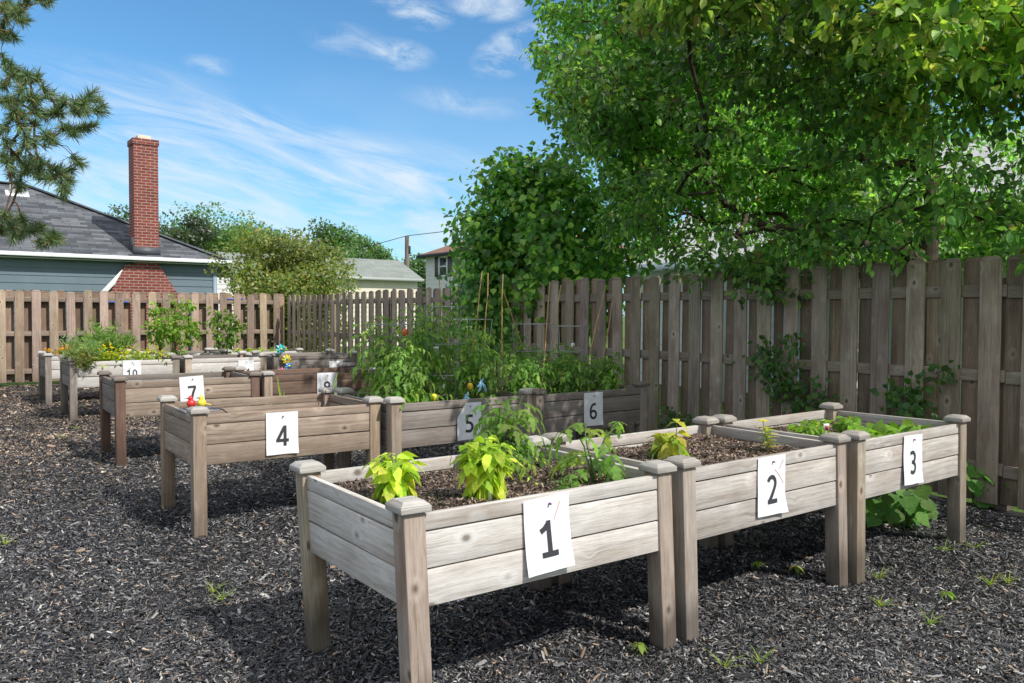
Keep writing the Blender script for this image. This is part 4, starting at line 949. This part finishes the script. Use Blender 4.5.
lv = Leaves(); lv.add(np.tile(np.array([.004, 0, .175]), (5, 1)), np.array([(1, 0, .3), (-1, .2, .3), (.4, -.8, .4), (0, .5, .6), (.6, -.6, .2)]), Z, .055, cols(5, (.45, .42, .08), .1)); lv.build('foliage', T_BASIL, LEAF_SOFT, t)
P = bed_at(2, 768, 452, ZS); t = thing('flowering_seedling', 'thin seedling topped with a yellow flower behind sign 2', 'plant', P)
sg = path_segs([np.zeros(3), np.array([-.01, 0, .08]), np.array([-.03, 0, .165])], .003, .002); stems(t, sg, (.2, .26, .06)); lv = Leaves()
for k in range(26):
    a = k*2.4; z = .02+.11*k/26; lv.add((-.01*k/26, 0, z), (math.cos(a), math.sin(a), .55), Z, .062, cols(1, (.30, .38, .06), .2, (.50, .42, .12), .3))
lv.build('foliage', T_TOM, LEAF_SOFT, t); lv = Leaves()
for k in range(9): a = k*.7; lv.add((-.03, 0, .168), (math.cos(a), math.sin(a), .22), Z, .036, (.70, .60, .06))
lv.build('flower', T_TREE, LEAF_SOFT, t)
# lettuce along the front rim of planter 3
nm = ['beside the post pair', 'second from the left end', 'third from the left end', 'in the middle', 'right of the middle', 'second from the right end', 'at the right end']
for k in range(7):
    P = bed_pt(3, .20+k*.135, .16+.05*(k % 2), PH-.045-.06); t = thing('lettuce', 'frilly green lettuce in planter 3, '+nm[k]+' of the row', 'lettuce', P, 0, 'lettuces in planter 3'); lv = Leaves()
    for j in range(30):
        a = j*2.4; f = j/30; d = np.array([math.cos(a)*(1-.7*f), math.sin(a)*(1-.7*f), .25+.9*f]); lv.add(np.array([math.cos(a), math.sin(a), 0])*.02+rng.normal(size=3)*.02*np.array([1, 1, .3]), d, unit(Z-.5*d+.3*rng.normal(size=3)), .085*random.uniform(.7, 1.15), cols(1, (.15, .28, .035), .2, (.25, .40, .06), .4))
    lv.build('foliage', T_BASIL, LEAF_SOFT, t); stems(t, [(np.zeros(3), np.array([0, 0, .02]), .008, .006)], (.2, .3, .1))
for k in range(5):
    P = bed_pt(3, .22+k*.16, .44+.06*(k % 3), PH-.045-.05); basil(P, 'leafy green herb clump behind the lettuce row, clump %s' % ['nearest the post pair', 'left of centre', 'at the centre', 'right of centre', 'nearest the fence'][k], .07, .13, 40, (.15, .29, .04), (.25, .40, .06), .06, 'herb_plant')
P = bed_at(3, 826, 437, PH-.045-.05); t = thing('plant_tag', 'small red and white seed tag standing in planter 3', 'plant label', P); m = MB(); m.box((0, 0, .058), (.032, 0, 0), (0, .003, 0), (0, 0, .042)); m.build('card', WHITE, t); m = MB(); m.box((.004, -.0022, .055), (.020, 0, 0), (0, .002, 0), (0, 0, .028)); m.build('picture', simple('seed_tag_red', (.35, .03, .06), .5), t); m = MB(); m.box((0, .0, .018), (.008, 0, 0), (0, .002, 0), (0, 0, .05)); m.build('spike', WHITE, t)
# planter 4: two strap leaves, two ornaments
for x_, y_, l_, nm_ in ((286, 412, .20, 'left strap leaf sprouting from planter 4'), (332, 404, .17, 'right strap leaf sprouting from planter 4')):
    P = bed_at(4, x_, y_, PH-.045-.15); P = P-Z*.0; t = thing('strap_leaf', nm_, 'plant', P, 0, 'strap leaves in planter 4'); lv = Leaves()
    for k in range(2): lv.add(np.array([.006*k, 0, -.01]), np.array([(-.35 if x_ < 300 else .06)+.1*k, 0, 1.0]), np.array([0, -1, .3]), (l_+.12)*(1-.4*k), (.26, .40, .06))
    lv.build('foliage', T_BLADE, LEAF_SOFT, t)
# ornaments on a grey rack at the left end of planter 4
def bird(P, label, body, dark):
    t = thing('bird_ornament', label, 'ornament', P, .3); t.scale = (.86, .86, .86); v, f = lathe([(0, -.033), (.016, -.029), (.029, -.015), (.033, .0), (.030, .014), (.021, .026), (.012, .034), (.0, .037)], 16)
    mesh_np('body', v, f, body, t, smooth=True); v2, f2 = lathe([(0, -.02), (.014, -.014), (.0185, 0), (.014, .014), (.006, .022), (0, .026)], 14); mesh_np('head', v2+np.array([-.004, 0, .038]), f2, body, t, smooth=True)
    v3, f3 = lathe([(0, .03), (.005, .0), (0, -.001)], 8); mesh_np('beak', np.stack([-v3[:, 2]-.02, v3[:, 1], v3[:, 0]+.04], 1), f3, dark, t); m = MB(); m.box((.042, 0, -.008), (.05, 0, -.01), (0, .02, 0), (0, 0, .006)); m.build('tail', body, t, .002)
    tubes('legs', [(np.array([0, s*.01, -.03]), np.array([0, s*.012, -.055]), .002, .002) for s in (-1, 1)], dark, t, 5)
q = bed_pt(4, -.012, .30, PH-.045)
bird(q+Z*.045+Ux(4)*.042, 'red bird ornament perched on the left end of planter 4', RED, BLACKP)
q2 = bed_pt(4, .088, .26, PH-.045)
bird(q2+Z*.048, 'yellow bird ornament perched beside the red one on planter 4', YELLOW, BLACKP)
t = thing('wire_rack', 'grey wire rack lying on the left end of planter 4 under the birds', 'rack', bed_pt(4, .03, .28, PH-.045), BEDS[4][1])
sg = [(np.array([-.06+.024*k, -.09, .004]), np.array([-.06+.024*k, .09, .004]), .003, .003) for k in range(9)]; tubes('grid', sg, GREYM, t, 5); tubes('frame', path_segs([np.array(p) for p in ((-.07, -.1, .003), (.15, -.1, .003), (.15, .1, .003), (-.07, .1, .003), (-.07, -.1, .003))], .005, .005), GREYM, t, 6)
tubes('handle', path_segs([np.array(p) for p in ((.14, .0, .004), (.19, -.02, .0), (.22, -.05, -.03))], .006, .004), BLACKP, t, 6)
# planter 5 and 6: tomatoes with cages and canes
tl = [(5, .16, .22, .58, 'leftmost'), (5, .20, .62, .72, 'rear left'), (5, .48, .40, .80, 'second'), (5, .70, .66, .82, 'rear middle'), (5, .86, .24, .56, 'front right'), (5, 1.04, .60, .74, 'rear right')]
for no, lx, ly, h_, w_ in tl: tomato(bed_pt(no, lx, ly, ZS), w_+' caged tomato plant in planter 5', h_, .37, 92, (.15, .28, .06), (.27, .42, .085), .20, 4, group='tomato plants in planter 5')
tl = [(6, .12, .30, .40, 'leftmost'), (6, .34, .56, .44, 'rear left'), (6, .55, .26, .36, 'front middle'), (6, .78, .54, .42, 'rear right'), (6, 1.02, .30, .34, 'rightmost')]
for no, lx, ly, h_, w_ in tl: tomato(bed_pt(no, lx, ly, ZS), w_+' tomato plant in shaded planter 6', h_*1.1, .34, 90, (.15, .29, .06), (.24, .39, .08), .20, 5, group='tomato plants in planter 6')
tl = [(9, .2, .3, .30, 'left'), (9, .6, .55, .42, 'middle'), (9, 1.0, .35, .36, 'right')]
for no, lx, ly, h_, w_ in tl: tomato(bed_pt(no, lx, ly, ZS), w_+' leafy plant in planter 9 behind the tomato cages', h_, .28, 30, (.07, .16, .03), (.13, .23, .04), .18, 3, group='plants in planter 9')
P = bed_pt(5, .12, .10, ZS); basil(P, 'low bright green pepper plant beside the left post of planter 5', .16, .16, 40, (.15, .29, .04), (.24, .38, .06), .08, 'pepper_plant')
P = bed_pt(5, .33, .12, ZS); basil(P, 'low bright green pepper plant left of sign 5', .14, .15, 36, (.13, .26, .04), (.22, .36, .06), .08, 'pepper_plant')
def cage(P, label, h, r, col=WIRE, sq=False):
    t = thing('tomato_cage', label, 'tomato cage', P, random.uniform(0, 1), 'wire tomato cages'); n = 4 if sq else 20
    for q, f in enumerate((.30, .62, 1.0)):
        rr = r*(.72+.28*f); tubes('ring', [(np.array([rr*math.cos(6.283*k/n), rr*math.sin(6.283*k/n), h*f]), np.array([rr*math.cos(6.283*(k+1)/n), rr*math.sin(6.283*(k+1)/n), h*f]), .0025, .0025) for k in range(n)], col, t, 5)
    for k in range(4): a = 6.283*k/4; tubes('upright', [(np.array([r*.62*math.cos(a), r*.62*math.sin(a), -.05]), np.array([r*1.005*math.cos(a), r*1.005*math.sin(a), h*1.01]), .0024, .0024)], col, t, 5)
cage(bed_pt(5, .34, .60, ZS), 'round wire cage at the back left of planter 5', .62, .21); cage(bed_pt(5, .62, .36, ZS), 'tall wire cage in the middle of planter 5', .76, .20); cage(bed_pt(5, .98, .55, ZS), 'wire cage at the right end of planter 5', .66, .20)
cage(bed_pt(6, .38, .52, ZS), 'square wire cage at the back of planter 6 left of the canes', .62, .20, WIRE, True); cage(bed_pt(6, .80, .52, ZS), 'square wire cage at the back right of planter 6', .60, .20, WIRE, True)
canes = [(5, 474, 343, 482, 272, .45), (5, 484, 345, 488, 273, .5), (5, 502, 370, 503, 274, .5), (6, 523, 350, 503, 290, .6), (6, 542, 385, 550, 282, .18), (6, 554, 340, 561, 285, .6), (6, 589, 357, 606, 285, .5), (6, 603, 362, 614, 292, .5), (5, 447, 350, 439, 279, .6)]
cw = ['leftmost upright bamboo cane of the pair in planter 5', 'second bamboo cane of the pair in planter 5', 'upright bamboo cane near the right post of planter 5', 'bamboo cane leaning left beside the square cage', 'tallest bamboo cane at the front of planter 6', 'short leaning bamboo cane behind the tallest one', 'bamboo cane leaning right above sign 6', 'rightmost bamboo cane near the shaded fence boards', 'thin twig cane at the left of planter 5 against the picket fence']
for (no, x0, y0, x1, y1, ly), lb in zip(canes, cw):
    P0, a, Lb, H, lean = BEDS[no]; vn = np.array([-math.sin(a), math.cos(a), 0]); pl = P0+vn*ly
    p0, p1 = on_plane(x0, y0, pl, vn), on_plane(x1, y1, pl, vn); d = unit(p1-p0); zb = P0[2]+ZS-.03; p0 = p0-d*((p0[2]-zb)/d[2])
    t = thing('bamboo_cane', lb, 'cane', p0, 0, 'bamboo canes in the tomato planters'); ln = np.linalg.norm(p1-p0); nn = 6
    pts = [d*ln*k/nn + rng.normal(size=3)*.003*(0 < k < nn) for k in range(nn+1)]
    tubes('culm', path_segs(pts, .006, .0045)+[(pts[k]-d*.004, pts[k]+d*.004, .0072, .0072) for k in range(1, nn)], BAMBOO, t, 7)
# small tags and ribbons in the tomatoes
for (no, x_, y_, ly, lb) in ((5, 436, 349, .3, 'small white tag hanging on the tall cage in planter 5'), (6, 573, 345, .4, 'small white tag hanging on the square cage in planter 6')):
    a = BEDS[no][1]; vn = np.array([-math.sin(a), math.cos(a), 0]); q = on_plane(x_, y_, BEDS[no][0]+vn*ly, vn); t = thing('hanging_tag', lb, 'tag', q, a); m = MB(); m.box((0, 0, 0), (.048, 0, .004), (0, .002, 0), (0, 0, .036)); m.build('card', WHITE, t); tubes('string', [(np.array([0, 0, .018]), np.array([0, .01, .05]), .001, .001)], TWINE, t, 4)
def ribbon_bow(no, x_, y_, ly, lb, k=1.0):
    a = BEDS[no][1]; vn = np.array([-math.sin(a), math.cos(a), 0]); q = on_plane(x_, y_, BEDS[no][0]+vn*ly, vn); t = thing('ribbon', lb, 'ribbon', q, a); m = MB()
    for dx, dz, w in ((.055, -.10, .028), (-.045, -.055, .026), (.03, .03, .022), (-.02, -.10, .02)):
        e = np.array([dx, random.uniform(-.02, .01), dz])*k; s_ = unit(np.cross(e, (0, 1, 0)))*w*k; p1 = e*.5+np.array([0, -.012, .0])
        m.quad([-s_*.3, s_*.3, p1+s_*.55, p1-s_*.55], [(0, 0)]*4); m.quad([p1-s_*.55, p1+s_*.55, e+s_*.4, e-s_*.5], [(0, 0)]*4)
    m.build('loops', SKYBLUE, t); v, f = lathe([(0, -.01), (.01, 0), (0, .01)], 8); mesh_np('knot', v, f, SKYBLUE, t)
ribbon_bow(5, 481, 381, .06, 'pale blue ribbon tied to a cane behind sign 5', .8); ribbon_bow(5, 466, 395, .03, 'small pale blue ribbon at the rim above sign 5', .7)
# yellow fruit / flowers among the tomatoes
for no, x_, y_, lb, c_ in ((5, 434, 397, 'yellow pepper low in planter 5', YELLOW), (5, 470, 386, 'small amber pepper left of the blue ribbon', simple('amber', (.62, .38, .03), .35)), (5, 405, 332, 'ripe orange tomato high in planter 5', simple('orange_red', (.62, .12, .02), .35))):
    a = BEDS[no][1]; vn = np.array([-math.sin(a), math.cos(a), 0]); q = on_plane(x_, y_, BEDS[no][0]+vn*(.07 if y_ > 350 else .35), vn); t = thing('ripe_fruit', lb, 'vegetable', q); v, f = lathe([(0, -.034), (.013, -.028), (.02, -.008), (.022, .01), (.015, .022), (.0, .024)], 12); mesh_np('flesh', v, f, c_, t, smooth=True); stems(t, [(np.array([0, 0, .02]), np.array([.005, 0, .045]), .004, .003)], (.1, .2, .05))
P = bed_at(7, 232, 378, PH-.12); basil(P, 'small bright green seedling at the right end of planter 7', .14, .10, 16, (.2, .34, .05), LIME2, .09, 'seedling')
# planter 10: feathery herbs, yellow flowers
def herb(P, label, h, r, n, col, alt, group=None):
    t = thing('feathery_herb', label, 'plant', P, 0, group); lv = Leaves(); sg = []
    for k in range(16):
        a = random.uniform(0, 6.28); rr = r*random.random()**.6; tip = np.array([rr*math.cos(a), rr*math.sin(a), h*random.uniform(.55, 1)*(1-.35*(rr/r)**2)]); mid_ = tip*np.array([.35, .35, .55]); sg += path_segs([np.zeros(3), mid_, tip], .004, .0015)
        m_ = n//16; f = rng.uniform(.2, 1.0, (m_, 1)); Pp = np.where(f < .5, mid_*f*2, mid_+(tip-mid_)*(f*2-1)) + rng.normal(size=(m_, 3))*.035
        lv.add(Pp, unit(rnd_dirs(m_)+np.array([0, 0, .5])), rnd_dirs(m_), .07*(.6+.8*rng.random(m_)), cols(m_, col, .3, alt, .3))
    lv.build('foliage', template([.05, .11, .06, 0], .3, .3), LEAF_SOFT, t); stems(t, sg, (.13, .2, .06)); return t
herb(bed_pt(10, .45, .55, .68), 'tall feathery dark green herb at the back of planter 10', .62, .40, 2000, (.15, .27, .07), (.25, .36, .09))
herb(bed_pt(10, .16, .25, .68), 'blue green feathery herb spilling over the left post of planter 10', .38, .36, 1500, (.19, .29, .13), (.28, .38, .11)); herb(bed_pt(10, .12, -.02, .66), 'trailing dry herb hanging over the front of planter 10', .22, .26, 700, (.13, .18, .06), (.30, .27, .10))
for k in range(9):
    lx = .22+.105*k; P = bed_pt(10, lx, .08+.12*((k*7) % 4)/4, .70); t = thing('yellow_flower_plant', 'low yellow flowering plant in planter 10, %s along the rim' % ['first', 'second', 'third', 'fourth', 'fifth', 'sixth', 'seventh', 'eighth', 'ninth'][k], 'plant', P, 0, 'yellow flowers in planter 10'); lv = Leaves(); n = 60
    p = rng.normal(size=(n, 3))*np.array([.07, .07, .06])+np.array([0, 0, .09]); lv.add(p, unit(rnd_dirs(n)+Z*.5), unit(rnd_dirs(n)*.5+Z), .055, cols(n, (.22, .34, .05), .2, (.38, .48, .06), .4)); lv.build('foliage', T_SMALL, LEAF_SOFT, t)
    lv = Leaves(); n = 26 if k < 5 else 14; p = rng.normal(size=(n, 3))*np.array([.075, .07, .05])+np.array([0, 0, .13]); lv.add(p, unit(rnd_dirs(n)*np.array([1, 1, .3])), unit(Z+.3*rnd_dirs(n)), .035, cols(n, (.75, .55, .02), .12)); lv.build('blossoms', T_HEART, LEAF_SOFT, t); stems(t, [(np.zeros(3), np.array([0, 0, .08]), .004, .003)], (.13, .2, .06))
P = bed_at(13, 61, 355, .70); t = thing('marigold', 'orange marigold clump beside the leftmost back post', 'plant', P); lv = Leaves(); n = 60; p = rng.normal(size=(n, 3))*np.array([.10, .08, .03])+np.array([.05, 0, .10]); lv.add(p, rnd_dirs(n)*np.array([1, 1, .3]), unit(Z+.3*rnd_dirs(n)), .05, cols(n, (.70, .36, .02), .15)); lv.build('blossoms', T_HEART, LEAF_SOFT, t); lv = Leaves(); p = rng.normal(size=(n, 3))*np.array([.10, .08, .03])+np.array([.05, 0, .04]); lv.add(p, rnd_dirs(n), unit(Z+.3*rnd_dirs(n)), .06, cols(n, (.12, .2, .04), .2)); lv.build('foliage', T_SMALL, LEAF_SOFT, t)
# last row: tall vines and low greens
def tallvine(P, label, h, r, n, col, alt, leaf=.09):
    t = thing('climbing_plant', label, 'plant', P); T = ellipsoid_pts(n//10, (0, 0, h*.52), (r, r*.8, h*.5), .1, None, random.randint(0, 99), 5, -9)
    segs, dirs = grow(np.zeros(3), [np.zeros(3), np.array([0, 0, h*.2]), np.array([.02, 0, h*.4]), np.array([0, 0, h*.6])], T, .010); stems(t, segs, (.12, .18, .05)); lv = Leaves(); twig_leaves(lv, T, dirs, 10, .10, leaf, col, .25, alt, .35, .6); lv.build('foliage', T_TREE, LEAF_SOFT, t); return t
P = bed_at(14, 177, 356, .70); tallvine(P+V*.25, 'tall light green climbing plant against the tan fence', .92, .40, 900, (.18, .31, .05), (.31, .43, .08), .082)
P = bed_at(14, 231, 356, .70); tallvine(P+V*.2, 'darker climbing plant with thin stems right of the light green one', .78, .27, 430, (.11, .21, .045), (.2, .31, .06), .075)
for k in range(6):
    P = bed_pt(15, .05+.19*k, .2, .70); basil(P, 'low pale green salad plant in the last row, %s from the left' % ['first', 'second', 'third', 'fourth', 'fifth', 'sixth'][k], .09, .11, 16, (.22, .34, .05), LIME2, .09, 'salad_plant')
# pinwheels by planter 11
pwp = [(281, 349, TEAL, .085, 'teal pinwheel topmost on the planter post'), (287, 359, YELLOW, .08, 'yellow pinwheel below the teal one'), (289, 366, BLUEP, .06, 'blue pinwheel between the yellow and pink ones'), (282.5, 372, PINK, .075, 'pink pinwheel lowest left of the chain'), (287, 372.5, TEAL, .065, 'small green pinwheel beside the pink one')]
q0 = bed_pt(11, 1.02, -.075, .62)
for q, (x_, y_, c_, r_, lb) in enumerate(pwp):
    a = BEDS[11][1]; vn = np.array([-math.sin(a), math.cos(a), 0]); P = on_plane(x_, y_, q0-vn*.012*q, vn); t = thing('pinwheel', lb, 'pinwheel', P, a, 'pinwheels at planter 11'); lv = Leaves()
    for k in range(8): w = k*.785; lv.add(np.zeros(3), np.array([math.cos(w), 0, math.sin(w)]), np.array([.35*math.sin(w), -1, -.35*math.cos(w)]), r_*.95, (1, 1, 1))
    lv.build('petals', T_TREE, c_, t); v, f = lathe([(0, -.014), (.014, -.01), (.016, 0), (0, .012)], 10); mesh_np('hub', np.stack([v[:, 0], v[:, 2]-.01, v[:, 1]], 1), f, YELLOW if c_ is not YELLOW else TEAL, t, smooth=True)
    tubes('stick', [(np.array([0, .004, 0]), np.array([.01, .01, -.12]), .003, .003)], BAMBOO, t, 5)
# ------------------------------------------------------------------ vines on the right fence and big leaves on the ground
def wall_vine(x0, x1, y0, y1, n, label, seed):
    c = on_plane((x0+x1)/2, y1, uv(FR_U-.03, 0), U); t = thing('fence_vine', label, 'vine', c); T = []
    r = np.random.default_rng(seed)
    while len(T) < n:
        a, b = r.random(), r.random()
        if abs(a-.5-.25*math.sin(b*5+seed)) < .12+.36*b*(1.1-.5*b) : T.append(on_plane(x0+a*(x1-x0), y0+b*(y1-y0), uv(FR_U-.05-.10*r.random(), 0), U)-c)
    T = np.array(T); segs, dirs = grow(np.zeros(3), [np.zeros(3), Z*.1, Z*.2], T, .008); stems(t, segs, (.10, .09, .05)); lv = Leaves()
    for j in range(5):
        m_ = len(T); lv.add(T+r.normal(size=(m_, 3))*.055, unit(np.array([0, 0, -.7])+.6*r.normal(size=(m_, 3))-U*.3), unit(-U+Z*.6+.35*r.normal(size=(m_, 3))), .035+.03*r.random(m_), cols(m_, (.065, .16, .035), .3, (.10, .19, .03), .2))
    lv.build('foliage', T_HEART, LEAF, t)
wall_vine(745, 842, 335, 412, 78, 'dark green creeper on the fence behind planter 2', 3); wall_vine(884, 955, 368, 420, 40, 'leafy creeper low on the fence behind planter 3', 8); wall_vine(648, 700, 412, 445, 40, 'low greenery at the fence foot right of planter 6', 5)
def squash(x0, x1, y0, y1, n, label, Yd=None):
    b = ground((x0+x1)/2, y1); t = thing('squash_plant', label, 'plant', b); lv = Leaves(); sg = []
    for k in range(n):
        x_, y_ = random.uniform(x0, x1), random.uniform(y0, y1-6); p = at(x_, y_, b[1]+random.uniform(-.25, .12))-b; p[2] = max(p[2], .05); root = np.array([p[0]*.5, p[1]*.5, 0]); sg += path_segs([root, (root+p)/2+Z*.04, p], .006, .004)
        lv.add(p-np.array([.0, 0, 0]), unit(np.array([random.gauss(0, .7), -.6, -.55])), unit(np.array([random.gauss(0, .25), -.55, 1.0])), random.uniform(.075, .12), cols(1, (.11, .24, .05), .2, (.16, .32, .075), .4))
    lv.build('foliage', T_SQUASH, LEAF_SOFT, t); stems(t, sg, (.14, .22, .07))
squash(872, 932, 484, 522, 40, 'broad leaved squash plant under planter 3'); squash(960, 1016, 456, 504, 34, 'broad leaved squash plant at the fence right of planter 3')
# ------------------------------------------------------------------ little weeds in the mulch
wd = [(5, 545, 'grass tuft at the far left edge of the mulch'), (213, 592, 'grass tuft left of the front left leg of planter 1'), (222, 470+130, 'thin weed left of planter 1 beside a longer tuft'), (310, 493+12, 'lone weed below sign 4'), (62, 440, 'tall grass sprig left of planter 7'), (75, 430, 'second grass sprig behind the tall one left of planter 7'), (84, 408, 'grass tuft at the foot of planter 10'), (640, 653, 'bright sprout beside the middle legs of planter 1'),
      (757, 569, 'two leaved seedling under planter 2'), (796, 574, 'small leafy weed left of the legs of planter 2'), (945, 552, 'grass clump at the right leg of planter 3'), (975, 549, 'larger grass clump right of the last leg of planter 3'), (990, 585, 'grass tuft in the mulch near the right edge'), (1008, 583, 'second tuft at the right edge'), (947, 600, 'flat weed in the open mulch right of planter 2'), (930, 625, 'long bladed weed lying in the mulch at lower right'), (882, 608, 'small grass sprig in the middle of the right mulch'), (880, 610-30, 'sprig near the legs between planters 2 and 3'), (724, 668, 'sprout at the bottom edge below planter 2'), (760, 665, 'sprout right of the one at the bottom edge')]
for k, (x_, y_, lb) in enumerate(wd):
    P = ground(x_, y_); t = thing('weed', lb, 'weed', P, 0, 'weeds sprouting from the mulch'); lv = Leaves(); leafy = k in (7, 8, 9, 14)
    n = 6 if leafy else 9
    for j in range(n):
        a = j*2.4; e = random.uniform(.9, 2.6); lv.add(rng.normal(size=3)*.006*np.array([1, 1, 0])+(Z*.04 if leafy else 0), np.array([math.cos(a), math.sin(a), e if not leafy else .15]), Z+np.array([-math.cos(a), -math.sin(a), 0])*.3, (.036 if leafy else .06+.045*random.random()), cols(1, (.22, .32, .05), .2, (.36, .40, .08), .3))
    lv.build('foliage', T_BASIL if leafy else T_BLADE, LEAF_SOFT, t); stems(t, [(np.array([0, 0, -.01]), np.array([0, 0, .04 if leafy else .02]), .003, .002)], (.16, .22, .06))
# blue tape on the tan fence
for (x0, x1, y_, lb) in ((104, 128, 302, 'faded blue tape across two boards of the tan fence'), (220, 243, 299, 'blue tape on the tan fence above the darker climbing plant')):
    a, b = on_plane(x0, y_, uv(0, FL_V-.02), V), on_plane(x1, y_, uv(0, FL_V-.02), V); m = MB(); m.box((a+b)/2, b-a, V*.004, Z*.028); o = m.build('blue_tape', BLUETAPE); tag(o, lb, 'tape')
